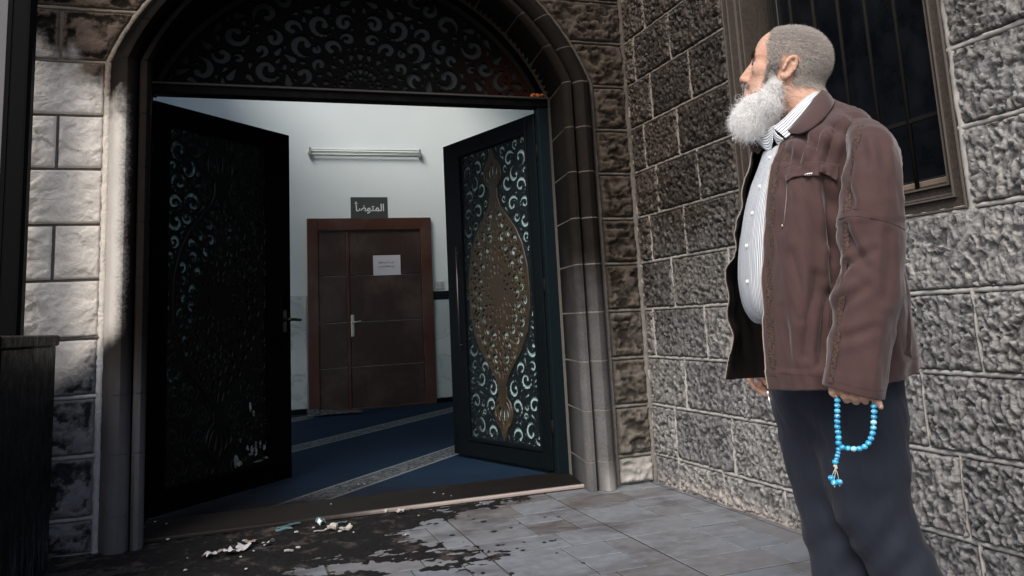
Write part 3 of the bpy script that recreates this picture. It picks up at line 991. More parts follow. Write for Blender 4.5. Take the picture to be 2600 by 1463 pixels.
# patch low on the left leaf where the panel burnt through, and blistered flakes
def mat_flake():
    B = MB('pale_flake_mat', rough=.8)
    n = B.noise(B.objco(), 30, 4, .7)
    B.base(B.mix(B.step(.35, .65, n), (.008, .009, .010), (.22, .25, .25))); return B.mat
M_FLAKE = mat_flake()
def flake(cx, cz, pts, parent, name='peeled_patch', mat=None, lift=.006):
    r2 = random.Random(int(cx * 1000 + cz * 77))
    n = len(pts); V = [(cx, .006 - lift * .3, cz)]
    for x, z in pts: V.append((x, .007 - r2.uniform(0, lift), z))
    for x, z in pts: V.append((x, .014, z))
    F = [[0, 1 + i, 1 + (i + 1) % n] for i in range(n)] + [[1 + i, 1 + n + i, 1 + n + (i + 1) % n, 1 + (i + 1) % n] for i in range(n)]
    return Geo().add(V, F).obj(name, mat or M_FLAKE, parent)
for cx_, cz_, rx, rz in ((.665, .225, .022, .050), (.695, .205, .020, .020), (.76, .285, .011, .018), (.80, .265, .010, .032), (.835, .275, .009, .036), (.825, .235, .020, .014), (.875, .285, .008, .030), (.91, .27, .010, .020), (.70, .34, .007, .012), (.785, .535, .010, .030), (.815, .485, .006, .022), (.86, .192, .045, .007), (.93, .20, .035, .006), (.78, .245, .012, .010)):
    r2 = random.Random(int(cx_ * 999)); m = 9
    flake(cx_, cz_, [(cx_ + rx * r2.uniform(.35, 1.1) * math.cos(a), cz_ + rz * r2.uniform(.35, 1.1) * math.sin(a)) for a in [-2 * PI * i / m for i in range(m)]], left_leaf)

# frame, lintel, lunette
frame = empty('door_frame', (DC, .45, 0))
tag(frame, 'dark arched door frame holding the pierced lunette above the lintel', 'door frame')
child(Geo().box(DC + 1.178, DC + 1.264, .415, .492, 0.012, 2.396, .004).obj('jamb', M_TEALFRAME), frame)
child(Geo().box(DC - 1.264, DC - 1.205, .415, .492, 0.012, 2.396, .004).obj('jamb', M_BLACK), frame)
def mat_lintel():
    B = MB('lintel_mat', rough=.55, spec=.06)
    x, y, z = B.xyz(); n = B.noise(B.pos(), 20, 5, .7)
    B.base(B.mix(B.step(.45, .7, n), (.0015, .0015, .0015), (.006, .0052, .005))); return B.mat
M_LINTEL = mat_lintel()
g = Geo(); g.box(DC - 1.264, DC + 1.264, .405, .495, 2.397, 2.447, .004); child(g.obj('lintel', M_LINTEL), frame)
g = Geo(); g.box(DC - 1.264, DC + 1.264, .385, .44, 2.4475, 2.462, .003); child(g.obj('lintel_ledge', MB('lit_edge_mat', rough=.6, color=(.03, .027, .026)).mat), frame)  # lighter colour paints the lit edge along the lintel top
def arc_bar(r0, r1, y0, y1, a0=.33, n=48):
    V = []; F = []
    for a in np.linspace(a0, PI - a0, n):
        for r, y in ((r0, y0), (r1, y0), (r1, y1), (r0, y1)): V.append((DC + r * math.cos(a), y, ARC_C + r * math.sin(a)))
    for i in range(n - 1):
        for k in range(4): F.append([i * 4 + k, i * 4 + (k + 1) % 4, (i + 1) * 4 + (k + 1) % 4, (i + 1) * 4 + k])
    return Geo().add(V, F)
child(arc_bar(1.30, 1.372, .432, .50).obj('arch_bar', M_BLACK, smooth=False), frame)
child(arc_bar(1.272, 1.302, .418, .495, .36).obj('arch_bead', MB('arch_bead_mat', rough=.6, spec=.08, color=(.010, .009, .0085)).mat, smooth=False), frame)
LF = Fret(-1.30, 1.30, -.01, .86, .0055)
RL = 1.272
lun = np.minimum(RL - np.hypot(LF.X, LF.Z + (2.462 - ARC_C)), LF.Z)
def lun_in(x, z, r): return RL - math.hypot(x, z + 2.462 - ARC_C) > r + .012 and z > r + .008
cz = .02
for rr, cnt, L, r in ((.065, 7, .02, .011), (.11, 11, .026, .014), (.158, 13, .02, .009), (.205, 11, .03, .016)):
    for k in range(cnt):
        a = PI * (k + .5) / cnt
        P, Q = drop(rr * math.cos(a), cz + rr * math.sin(a), a + PI + .5 * math.sin(k * 2.1 + rr * 30), L, r)
        if a <= PI / 2 + .01: LF.hole(P, Q, True)
rng = random.Random(11)
def big_arc(x, z, r): return abs(math.hypot(x, (z + .1) * 1.0) - .74) > r + .012
for kind, R, r, cnt in (('c', .078, .022, 70), ('c', .055, .020, 500), ('d', .062, .024, 300), ('c', .042, .017, 1200), ('d', .046, .020, 700), ('c', .03, .013, 1500), ('d', .035, .014, 3000), ('d', .022, .010, 3000)):
    for _ in range(cnt):
        x = rng.uniform(.01, 1.25); z = rng.uniform(0, .84)
        if math.hypot(x, z - cz) < .245: continue
        P, Q = comma(x, z, rng.uniform(0, 6.28), R, rng.uniform(.6, 1.0), r, rng.choice((1, -1))) if kind == 'c' else drop(x, z, rng.uniform(0, 6.28), R, r)
        if min(p[0] for p in P) < r + .008: continue
        if LF.free(P, Q, .012, lambda a, b, c: lun_in(a, b, c) and big_arc(a, b, c)): LF.hole(P, Q)
V, F = fret_mesh(LF, lun, .016)
def mat_lunette():
    B = MB('lunette_fret_mat', rough=.7, spec=.04)
    x, y, z = B.sep(B.objco()); n = B.noise(B.objco(), 7, 4, .6)
    c = B.mix(n, (.0012, .0012, .0012), (.0032, .0032, .003))
    rust = B.m('MULTIPLY', B.step(.5, 1.2, B.m('ADD', x, B.m('MULTIPLY', B.m('SUBTRACT', n, .5), .5))), B.step(.42, .05, z))
    B.base(B.mix(rust, c, (.020, .006, .004))); return B.mat
child(link_mesh('lunette_fretwork', raw_mesh('lunette_fretwork', V, F, False), mat_lunette(), None, (DC, .452, 2.462)), frame)
n = 40; Vg = [(0, 0, 0)] + [(RL * math.cos(a), 0, RL * math.sin(a) - (2.462 - ARC_C)) for a in np.linspace(.42, PI - .42, n)]
Vg = [(v[0], 0, max(v[2], -.002)) for v in Vg]; m = len(Vg)
Fg = [[0, i, i + 1] for i in range(1, m - 1)] + [[m, m + i + 1, m + i] for i in range(1, m - 1)] + [[i, m + i, m + i + 1, i + 1] for i in range(1, m - 1)] + [[0, m, m + 1, 1], [0, m - 1, 2 * m - 1, m]]
child(Geo().add(Vg + [(v[0], .008, v[2]) for v in Vg], Fg).obj('lunette_glass', M_FROSTL, loc=(DC, .454, 2.462)), frame)
# a lump of orange rust flakes at the right end of the lintel
g = Geo(); r2 = random.Random(3)
for k in range(16):
    g.sphere((DC + 1.19 + .05 * r2.uniform(-1, 1), .40 + .012 * r2.uniform(-1, 1), 2.472 + .008 * r2.random()), (.014 * r2.uniform(.5, 1.2), .01, .011 * r2.uniform(.5, 1.3)), 6, 4)
child(g.obj('rusty_flakes', MB('rust_mat', rough=.8, color=(.42, .12, .03)).mat, smooth=False), frame)

# threshold slab
def mat_threshold():
    B = MB('threshold_mat', rough=.6, spec=.15)
    x, y, z = B.xyz(); n = B.noise(B.pos(), 7, 5, .65); n2 = B.noise(B.scale(B.pos(), (.4, 3, 1)), 12, 4, .6)
    c = B.mix(n, (.0028, .0024, .0022), (.0115, .0092, .0083))
    c = B.mix(B.step(.35, .8, n2), c, (.012, .010, .009))
    edge = B.m('MULTIPLY', B.step(.085, .05, y), B.step(.55, 1.4, B.m('ADD', x, B.m('MULTIPLY', n, .5))))
    c = B.mix(edge, c, (.34, .29, .27))
    c = B.mix(B.step(1.0, -.2, x), c, (.016, .014, .013))
    B.base(c); B.bump(n2, .15, .004); return B.mat
g = Geo(); g.box(DC - 1.25, DC + 1.305, .045, .50, 0, .022, .006)
th_o = g.obj('threshold', mat_threshold()); tag(th_o, kind='structure')

# ------------------------------------------------------------------ the hall inside
YB = 5.755
RX0, RX1, RZ = -2.6, 4.2, 5.2
def mat_hallpaint():
    B = MB('hall_paint_mat', rough=.6, spec=.3)
    n = B.noise(B.pos(), 2.2, 4, .6)
    B.base(B.mix(n, (.66, .745, .765), (.74, .81, .825))); B.bump(B.noise(B.pos(), 160, 3), .06, .002)
    return B.mat
M_PAINT = mat_hallpaint()
hall = empty('hall_back_wall', (DC, YB, 0))
tag(hall, 'pale blue white inner wall with marble dado and brown door', 'wall')
g = Geo(); g.box(RX0, RX1, YB, YB + .2, 0, RZ); child(g.obj('plaster', M_PAINT), hall)
def mat_marble():
    B = MB('dado_marble_mat', rough=.07, spec=.6)
    n = B.noise(B.pos(), 1.8, 6, .6, 1.5)
    c = B.mix(B.step(.47, .5, n), (.46, .54, .56), (.36, .44, .46)); c = B.mix(B.step(.5, .53, n), c, (.50, .58, .60))
    B.base(c); return B.mat
M_MARBLE = mat_marble()
for xa, xb in ((RX0, -1.0), (-1.0, -.4), (-.4, .2), (.2, .905), (2.485, 3.1), (3.1, 3.7), (3.7, RX1)):
    right = xa > 2
    zs = [(.075, 1.288)] if right else [(.075, .46), (.465, 1.02), (1.025, 1.41)]
    for a, b in zs:
        child(Geo().box(xa + .002, xb - .002, YB - .014, YB - .002, a, b, .002).obj('marble_panel', M_MARBLE), hall)
M_BLKM = MB('black_marble_mat', rough=.15, spec=.5, color=(.004, .004, .005)).mat
for xa, xb in ((2.485, 3.35), (3.355, RX1)):
    child(Geo().box(xa, xb, YB - .016, YB - .001, 1.294, 1.402, .002).obj('black_border', M_BLKM), hall)
for xa, xb in ((RX0, .905), (2.485, RX1)):
    child(Geo().box(xa, xb, YB - .018, YB - .001, 0.0, .07, .003).obj('skirting', M_BLKM), hall)
# other walls; unseen ceiling gap and left openings added to let sky light in
hw = empty('hall_left_wall', (RX0, 3, 0)); tag(hw, 'inner left wall of the hall with openings added for light', 'wall')
g = Geo(); g.box(RX0 - .15, RX0, .5, 1.2, 0, RZ); g.box(RX0 - .15, RX0, 5.5, YB, 0, RZ); g.box(RX0 - .15, RX0, 1.2, 5.5, 0, .9); g.box(RX0 - .15, RX0, 1.2, 5.5, 3.3, RZ)
g.box(RX0 - .15, RX0, 3.2, 3.5, .9, 3.3)
child(g.obj('plaster', M_PAINT), hw)
hr = Geo().box(RX1, RX1 + .15, .5, YB, 0, RZ).obj('hall_right_wall', M_PAINT); tag(hr, 'inner right wall of the hall behind the open door leaf', 'wall')
g = Geo()
g.box(RX0, RX1, .5, 3.0, RZ, RZ + .15); g.box(RX0, -.6, 3.0, YB + .2, RZ, RZ + .15); g.box(2.4, RX1, 3.0, YB + .2, RZ, RZ + .15); g.box(-.6, 2.4, 5.15, YB + .2, RZ, RZ + .15); g.box(-.6, 2.4, 3.0, 3.35, RZ, RZ + .15)
ce = g.obj('ceiling', M_PAINT); tag(ce, kind='structure')
g = Geo(); g.box(RX0, DC - 1.262, .50, .56, 0, RZ); g.box(DC + 1.262, RX1, .50, .56, 0, RZ); g.box(DC - 1.262, DC + 1.262, .52, .56, 2.45, RZ)
hf = g.obj('hall_front_wall', M_PAINT); tag(hf, 'inner face of the front wall behind the arched door frame', 'wall')

def mat_carpet():
    B = MB('carpet_mat', rough=.95, spec=.1)
    x, y, z = B.xyz()
    # stripes run along (0.69, 0.72)
    u = B.m('SUBTRACT', B.m('MULTIPLY', x, .72), B.m('MULTIPLY', y, .69))
    t = B.m('DIVIDE', B.m('ADD', u, 40.0), 1.50)
    fr_ = B.m('FRACT', B.m('ADD', t, CARPET_PH))
    ds = B.m('ABSOLUTE', B.m('SUBTRACT', fr_, .5))
    stripe = B.step(.085, .081, ds)
    edge = B.m('MULTIPLY', B.step(.083, .079, ds), B.step(.066, .070, ds))
    pat = B.step(.46, .56, B.noise(B.pos(), 42, 2, .5, 1.2))
    fz = B.noise(B.pos(), 220, 3, .7); n = B.noise(B.pos(), 3, 4, .6)
    navy = B.mix(n, (.0055, .016, .035), (.010, .026, .052))
    st = B.mix(pat, (.035, .048, .058), (.15, .16, .165))
    st = B.mix(edge, st, (.20, .22, .23))
    c = B.mix(stripe, navy, st)
    c = B.mul(.5, c, B.ramp(fz, [(.3, (.5, .5, .5)), (.7, (1.2, 1.2, 1.2))]))
    burnt = B.step(1.55, .35, B.m('ADD', B.m('MULTIPLY', y, .9), B.m('ADD', B.m('MULTIPLY', x, .42), B.m('MULTIPLY', B.m('SUBTRACT', n, .5), .9))))  # scorching near the threshold, spread wider to paint in the shadow there
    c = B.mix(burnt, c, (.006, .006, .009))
    B.base(c); B.bump(fz, .4, .004); return B.mat
# phase: stripe axis passes through (1.55, 3.84)
CARPET_PH = (0.5 - ((.72 * 1.49 - .69 * 3.85 + 40.0) / 1.50)) % 1.0
g = Geo(); g.add([(RX0, .5, .012), (RX1, .5, .012), (RX1, YB, .012), (RX0, YB, .012)], [[0, 1, 2, 3]])
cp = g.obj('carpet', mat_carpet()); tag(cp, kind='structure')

# brown door of the back wall
def mat_wood(dark):
    B = MB('brown_wood_mat' + ('_dark' if dark else ''), rough=.38, spec=.4)
    n = B.noise(B.scale(B.pos(), (9, 9, .8)), 5, 5, .6, .6); n2 = B.noise(B.pos(), 2.4, 4, .6)
    c = B.mix(n, (.040, .015, .011), (.095, .036, .025)) if not dark else B.mix(n, (.022, .014, .012), (.062, .038, .031))
    c = B.mix(B.step(.45, .75, n2), c, (.10, .062, .05) if not dark else (.085, .062, .054))
    B.base(c); B.bump(n, .08, .002); return B.mat
M_WOODF = mat_wood(False); M_WOOD = mat_wood(True)
bd = empty('brown_door', (1.69, YB, 0)); tag(bd, 'brown wooden door with unequal leaves in the back wall of the hall', 'door')
def bpart(nm, x0, x1, z0, z1, y0, y1, mat, bev=.004): return child(Geo().box(x0, x1, YB - y0, YB - y1, z0, z1, bev).obj(nm, mat), bd)
bpart('frame_post', .917, 1.046, .012, 2.35, .05, .002, M_WOODF); bpart('frame_post', 2.335, 2.474, .012, 2.35, .05, .002, M_WOODF); bpart('frame_head', 1.0465, 2.3345, 2.20, 2.349, .049, .002, M_WOODF)
zs = [.03, .522, 1.062, 1.632, 2.198]
for a, b in zip(zs[:-1], zs[1:]):
    bpart('panel', 1.048, 1.386, a + .004, b - .004, .026, .001, M_WOOD, .005)
    bpart('panel', 1.428, 2.333, a + .004, b - .004, .026, .001, M_WOOD, .005)
bpart('meeting_strip', 1.388, 1.424, .02, 2.198, .036, .001, M_WOODF, .004)
bpart('kerb', 1.047, 2.334, .012, .028, .03, .001, M_WOODF, .002)
M_CHROME = MB('pale_metal_mat', rough=.3, metal=.6, color=(.62, .60, .55)).mat
g = Geo(); g.box(1.432, 1.474, YB - .04, YB - .026, .885, 1.152, .006); child(g.obj('handle_plate', M_CHROME), bd)
g = Geo(); g.tube([(1.452, YB - .04, 1.06), (1.452, YB - .08, 1.06), (1.47, YB - .085, 1.06), (1.53, YB - .085, 1.068), (1.545, YB - .08, 1.078)], [.01, .01, .01, .0085, .007], 8); child(g.obj('handle', M_CHROME, smooth=True), bd)

# sign over the door, notice, tube lamp, socket
M_SIGN = MB('sign_grey_mat', rough=.5, color=(.050, .062, .062)).mat
M_WHITE = MB('white_letter_mat', rough=.5, color=(.78, .80, .80)).mat
sg_ = empty('sign', (1.692, YB, 2.352)); tag(sg_, 'dark grey sign with white Arabic lettering above the brown door', 'sign')
child(Geo().box(1.460, 1.926, YB - .008, YB - .001, 2.353, 2.622, .002).obj('board', M_SIGN), sg_)
def text(body, size, x, y, z, mat, parent, name='lettering', ext=.0015, sx=1.0, bold=0.0):
    cu = bpy.data.curves.new(name, 'FONT'); cu.body = body; cu.size = size; cu.extrude = ext; cu.align_x = 'CENTER'; cu.align_y = 'CENTER'; cu.offset = bold
    tmp = bpy.data.objects.new(name, cu); COL.objects.link(tmp)
    dg = bpy.context.evaluated_depsgraph_get(); me = bpy.data.meshes.new_from_object(tmp.evaluated_get(dg))
    bpy.data.objects.remove(tmp)
    co = np.zeros(len(me.vertices) * 3, np.float32); me.vertices.foreach_get('co', co); co = co.reshape(-1, 3)
    if len(co):
        c = (co.min(0) + co.max(0)) / 2
        co = np.stack([(co[:, 0] - c[0]) * sx, -(co[:, 2] - c[2]), co[:, 1] - c[1]], -1)
        me.vertices.foreach_set('co', co.astype(np.float32).ravel())
    me.materials.clear(); me.materials.append(mat)
    o = bpy.data.objects.new(name, me); COL.objects.link(o); o.location = (x, y, z)
    return child(o, parent), (co.max(0) - co.min(0) if len(co) else None)
# letters in their joined forms, written left to right as they appear
o_, dim = text('\uFE84\uFEC0\uFEEE\uFE98\uFEE4\uFEDF\uFE8D', .20, 1.693, YB - .010, 2.487, M_WHITE, sg_, bold=.003)
if dim is not None:
    k = .375 / dim[0]; o_.scale = (k, 1, k * 1.1)
nt = empty('paper_notice', (1.89, YB, 1.62)); tag(nt, 'white printed paper notice taped to the brown door', 'notice')
child(Geo().box(1.722, 2.068, YB - .0285, YB - .0270, 1.625, 1.876).obj('sheet', MB('paper_mat', rough=.6, color=(.62, .63, .70)).mat), nt)
M_INK = MB('ink_mat', rough=.6, color=(.10, .10, .12)).mat
L1 = '\uFE94\uFEC8\uFED3\uFE8E\uFEA4\uFEE4\uFEDF\uFE8D \uFE80\uFE8E\uFE9F\uFEAE\uFEDF\uFE8D'
L2 = '\uFEAA\uFEA0\uFEB4\uFEE4\uFEDF\uFE8D \uFE94\uFED3\uFE8E\uFEC8\uFEE7 \uFEF0\uFEE0\uFECB'
for body, z, w in ((L1, 1.785, .20), (L2, 1.735, .215)):
    o_, dim = text(body, .045, 1.885, YB - .0296, z, M_INK, nt, ext=.0004)
    if dim is not None: o_.scale = (w / dim[0], 1, w / dim[0])
lamp = empty('tube_lamp', (1.66, YB, 3.19)); tag(lamp, 'unlit twin fluorescent tube lamp high on the hall wall', 'lamp')
M_LAMPW = MB('lamp_white_mat', rough=.4, color=(.74, .77, .74)).mat
child(Geo().box(.935, 2.385, YB - .026, YB - .001, 3.178, 3.212, .004).obj('fitting', M_LAMPW), lamp)
for z in (3.163, 3.227):
    child(Geo().tube([(.975, YB - .045, z), (2.345, YB - .045, z)], .009, 10).obj('tube', MB('tube_mat', rough=.2, color=(.66, .70, .66)).mat, smooth=True), lamp)
for x in (.950, 2.348):
    child(Geo().box(x, x + .024, YB - .075, YB - .002, 3.145, 3.245, .004).obj('end_cap', MB('cap_mat', rough=.25, metal=.8, color=(.7, .7, .68)).mat), lamp)
so = empty('wall_socket', (2.575, YB, 1.43)); tag(so, 'pale double wall socket just above the black marble band', 'socket')
child(Geo().box(2.518, 2.633, YB - .012, YB - .001, 1.432, 1.535, .004).obj('plate', MB('socket_mat', rough=.4, color=(.52, .56, .56)).mat), so)
for x in (2.53, 2.585):
    child(Geo().box(x, x + .036, YB - .0145, YB - .011, 1.455, 1.512, .003).obj('outlet', MB('outlet_mat', rough=.4, color=(.36, .40, .41)).mat), so)
# rumpled rug beside the brown door
n, m = 36, 16; U, Wv = np.meshgrid(np.linspace(0, 1, n), np.linspace(0, 1, m), indexing='ij')
Zr = .02 + .055 * np.sin(PI * Wv) ** .6 * (1 - .8 * U) * (1 + .5 * fbm(U * 7, Wv * 3, 2, 3, 2)) + .008
me = raw_mesh('rug', np.stack([.86 + .62 * U, 5.28 + .30 * Wv - .05 * U, Zr], -1).reshape(-1, 3), grid_faces(n, m))
B = MB('rug_mat', rough=.95); B.base(B.mix(B.step(.45, .6, B.noise(B.objco(), 40, 3)), (.02, .024, .028), (.10, .11, .11)))
rg = link_mesh('rug', me, B.mat); tag(rg, 'rumpled grey patterned rug lying left of the brown door', 'rug')

# ------------------------------------------------------------------ paving in front of the doorway
def mat_paving():
    B = MB('paving_mat', rough=.5, spec=.4)
    x, y, z = B.xyz(); r = B.rand()
    n = B.noise(B.pos(), 5, 5, .6); n2 = B.noise(B.pos(), 17, 5, .7); fine = B.noise(B.pos(), 110, 4, .65)
    st = B.noise(B.scale(B.pos(), (1.0, 2.0, 1)), 2.2, 6, .7)
    c = B.ramp(r, [(0, (.155, .176, .200)), (.35, (.190, .206, .228)), (.65, (.176, .187, .202)), (.85, (.155, .157, .164)), (1, (.138, .132, .133))])
    c = B.mul(.7, c, B.ramp(n2, [(.3, (.62, .62, .64)), (.7, (1.1, 1.1, 1.1))]))
    # dirt washed across, heavier in the corner by the side wall
    grime = B.m('MULTIPLY', B.step(.44, .66, st), B.lin(-2.6, -.1, y, .25, 1.0))
    c = B.mix(B.m('MULTIPLY', grime, .75), c, (.045, .036, .033))
    # soot and water from the fire: everything left of a ragged line
    edge = B.m('ADD', .93, B.m('MULTIPLY', y, 0.95))
    edge = B.m('ADD', edge, B.m('MULTIPLY', B.step(-.55, -.75, y), .05))
    f = B.m('SUBTRACT', B.m('ADD', edge, B.m('MULTIPLY', B.m('SUBTRACT', n, .5), .55)), x)
    f = B.m('ADD', f, B.m('MULTIPLY', B.m('SUBTRACT', n2, .5), .35))
    c = B.mix(B.m('MULTIPLY', B.step(-.38, .10, B.m('ADD', f, B.m('MULTIPLY', B.m('SUBTRACT', fine, .5), .12))), .72), c, (.022, .020, .0195))
    c = B.mix(B.m('MULTIPLY', B.step(-.02, .16, f), .93), c, B.mix(n2, (.008, .0075, .008), (.038, .032, .030)))
    sp = B.voro(B.pos(), 26); near = B.step(.75, .05, B.m('ABSOLUTE', f))
    c = B.mix(B.m('MULTIPLY', B.step(.16, .10, B.m('ADD', sp, B.m('MULTIPLY', B.m('SUBTRACT', fine, .5), .1))), B.m('MULTIPLY', near, B.step(.5, .6, n))), c, (.012, .011, .011))
    B.base(c); B.rough(B.lin(.3, .7, n2, .42, .68)); B.bump(B.m('ADD', fine, n2), .10, .002)
    return B.mat
M_PAVE = mat_paving()
g = Geo(); g.add([(-150, -200, -.006), (150, -200, -.006), (150, 60, -.006), (-150, 60, -.006)], [[0, 1, 2, 3]])
def mat_joint():
    B = MB('paving_joint_mat', rough=.9); n = B.noise(B.pos(), 8, 4)
    x, y, z = B.xyz()
    c = B.mix(n, (.035, .036, .036), (.085, .085, .082))
    c = B.mix(B.step(-6, -3.5, y), (.34, .33, .31), c)
    B.base(c); return B.mat
ground = g.obj('ground', mat_joint()); tag(ground, kind='structure')
paving = empty('paving', (0, 0, 0)); tag(paving, kind='structure')
PAT = [(0, .48, .36, 1), (.48, .80, .70, 1), (.48, .80, .36, .70), (.80, 1, .36, 1), (0, .58, 0, .36), (.58, 1, 0, .36)]
MOD = .664
rr = random.Random(8)
for i in range(-5, 2):
    for j in range(-5, 2):
        x0 = 1.728 + MOD * i; y0 = -1.040 + .660 * j
        for (a, b, c_, d) in PAT:
            k = .0022; e = .0052
            xa, xb = x0 + a * MOD + (e if a == 0 else k), x0 + b * MOD - (e if b == 1 else k)
            ya, yb = y0 + c_ * .66 + (e if c_ == 0 else k), y0 + d * .66 - (e if d == 1 else k)
            if xb > XS + .01: xb = XS + .01
            if yb > .04: yb = .04
            if xb - xa < .03 or yb - ya < .03: continue
            t = rr.uniform(-.0008, .0008)
            o = Geo().box(xa, xb, ya, yb, -.005, t, .0022).obj('paving_stone', M_PAVE, paving)

# ------------------------------------------------------------------ ash, char and scraps
def ash_mask(X, Y):
    blobs = [(.30, -.06, .95, .15), (.95, .0, .50, .075), (.05, -.22, .80, .24), (.55, -.26, .36, .22), (.80, -.16, .28, .17), (.30, -.48, .52, .20), (-.10, -.62, .55, .22),
             (.60, -.62, .20, .07), (.72, -.74, .17, .055), (.84, -.86, .13, .05), (.92, -.97, .10, .045), (.90, -1.055, .10, .040), (1.00, -1.03, .11, .045), (1.10, -1.01, .06, .03),
             (.28, -1.06, .34, .13), (.50, -.78, .08, .03), (.62, -.80, .055, .03), (-.30, -1.0, .55, .40), (.10, -1.35, .55, .25)]
    f = np.full(X.shape, -9.0)
    for x, y, rx, ry in blobs:
        q = 1 - np.hypot((X - x) / rx, (Y - y) / ry)
        f = np.maximum(f, q * min(rx, ry) * 5)
    return f
xs = np.arange(-.78, 1.62, .0085); ys = np.arange(-1.45, .055, .0085)
X, Y = np.meshgrid(xs, ys, indexing='ij')
f = ash_mask(X, Y) + .02 + .40 * fbm(X * 9, Y * 12, 1, 31, 4) + .26 * fbm(X * 34, Y * 42, 2, 32, 3)
lump = np.clip(fbm(X * 22, Y * 26, 3, 33, 4) + .15, 0, 1)
Zs = np.where(f > 0, .0012 + np.clip(f, 0, .6) * .009 + lump * .011 * np.clip(f * 2, 0, 1) + .005 * fbm(X * 75, Y * 75, 4, 34, 2) * np.clip(f, 0, 1), -.004)
keep = grid_faces(*X.shape); zf = Zs.ravel()[keep].max(1); keep = keep[zf > 0]
V = np.stack([X, Y, Zs], -1).reshape(-1, 3); used = np.unique(keep); rem = np.full(len(V), -1); rem[used] = np.arange(len(used))
B = MB('ash_mat', rough=.85, spec=.2)
n1 = B.noise(B.pos(), 7, 5, .65); n2 = B.noise(B.pos(), 55, 4, .7)
x_, y_, z_ = B.xyz()
B.base(B.mix(B.step(.52, .68, B.m('ADD', n1, B.m('MULTIPLY', B.m('SUBTRACT', n2, .5), .3))), (.0055, .0052, .0055), (.048, .040, .037))); B.bump(n2, .5, .004)
ash = link_mesh('ash', raw_mesh('ash', V[used], rem[keep]), B.mat); tag(ash, 'black ash and charred debris spread before the threshold', 'ash', kind='stuff')

M_PAPER = MB('scrap_paper_mat', rough=.8, color=(.42, .41, .425)).mat
M_PLASTER = MB('plaster_chip_mat', rough=.9, color=(.36, .34, .315)).mat
M_TAN = MB('tan_scrap_mat', rough=.85, color=(.24, .20, .15)).mat
M_SHARD = MB('glass_shard_mat', rough=.15, spec=.6, color=(.10, .17, .18)).mat
M_CHAR = MB('char_mat', rough=.9, color=(.006, .006, .006)).mat
def scrap(name, label, cat, x, y, w, d, rot, mat, curl=.012, group=None, seed=0, thick=.0012, z=.010):
    r2 = random.Random(seed * 7 + 1)
    n, m = 7, 5
    V = []
    for s in (0, 1):
        for i in range(n):
            for j in range(m):
                u = i / (n - 1) - .5; v = j / (m - 1) - .5
                ed = max(abs(u), abs(v)) > .49
                k = 1 - (.30 * r2.random() if ed and s == 0 else 0)
                if s == 0: V.append([u * w * k, v * d * k, 0.0])
                else: V.append(list(V[i * m + j]))
    for s in (0, 1):
        for i in range(n):
            for j in range(m):
                q = V[s * n * m + i * m + j]
                q[2] = curl * (math.cos(q[0] / w * 7 + seed) * .5 + .5) + curl * .5 * math.sin(q[1] / d * 4 + seed * 2) + curl * .5 + (thick if s == 0 else 0)
    F = []
    for i in range(n - 1):
        for j in range(m - 1):
            q = [i * m + j, (i + 1) * m + j, (i + 1) * m + j + 1, i * m + j + 1]
            F.append(q); F.append([k + n * m for k in q][::-1])
    rim = [i * m for i in range(n)] + [(n - 1) * m + j for j in range(1, m)] + [i * m + m - 1 for i in range(n - 2, -1, -1)] + [j for j in range(m - 2, 0, -1)]
    for a, b in zip(rim, rim[1:] + rim[:1]): F.append([a, a + n * m, b + n * m, b])
    o = Geo().add(V, F).obj(name, mat, None, smooth=False, loc=(x, y, z)); o.rotation_euler = (r2.uniform(-.15, .15), r2.uniform(-.15, .15), rot)
    return tag(o, label, cat, group)
def chip(name, label, cat, x, y, r, mat, group, seed, z=.010, flat=.42):
    r2 = random.Random(seed)
    g = Geo().sphere((0, 0, 0), (r * r2.uniform(.7, 1.3), r * r2.uniform(.7, 1.2), r * flat), 7, 5)
    g.V = [tuple(c * r2.uniform(.72, 1.2) for c in v) for v in g.V]
    o = g.obj(name, mat, None, False, loc=(x, y, z)); o.rotation_euler = (0, 0, r2.uniform(0, 6))
    return tag(o, label, cat, group)
def F_(p): return p
scrap('paper_scrap', 'torn white paper scrap lying leftmost on the black ash', 'paper scrap', *(-0.072, -0.417), .052, .075, .3, M_PAPER, .014, seed=1)
scrap('paper_scrap', 'crumpled white paper scrap, largest on the ash, its left half', 'paper scrap', *(0.019, -0.405), .060, .090, .7, M_PAPER, .016, seed=2)
scrap('paper_scrap', 'folded white paper flap joined to the largest scrap on its right', 'paper scrap', *(0.076, -0.372), .072, .060, -.2, M_PAPER, .016, seed=3)
scrap('cardboard_scrap', 'tan cardboard strip just behind the largest white paper scrap', 'cardboard scrap', *(0.108, -0.269), .062, .045, -.4, M_TAN, .010, seed=4)
scrap('paper_scrap', 'curled white paper strip right of the tan cardboard strip', 'paper scrap', *(0.188, -0.346), .058, .035, .5, M_PAPER, .014, seed=5)
scrap('cardboard_scrap', 'narrow grey cardboard strip between the two left paper scraps', 'cardboard scrap', *(-0.024, -0.352), .038, .022, .3, M_TAN, .005, seed=6)
scrap('plaster_stick', 'thin white plaster stick on the ash beside a round chip', 'plaster piece', *(0.266, -0.517), .048, .012, .25, M_PLASTER, .003, seed=7, thick=.006)
scrap('plaster_stick', 'long thin white plaster stick among the heap of chips', 'plaster piece', *(0.435, -0.215), .062, .012, .1, M_PLASTER, .003, seed=8, thick=.006)
scrap('plaster_piece', 'broken white plaster piece at the right end of the heap of chips', 'plaster piece', *(0.563, -0.265), .060, .035, .4, M_PLASTER, .010, seed=9, thick=.008)
scrap('plaster_piece', 'blocky white plaster piece in the middle of the heap of chips', 'plaster piece', *(0.498, -0.218), .050, .045, 1.0, M_PLASTER, .010, seed=10, thick=.012)
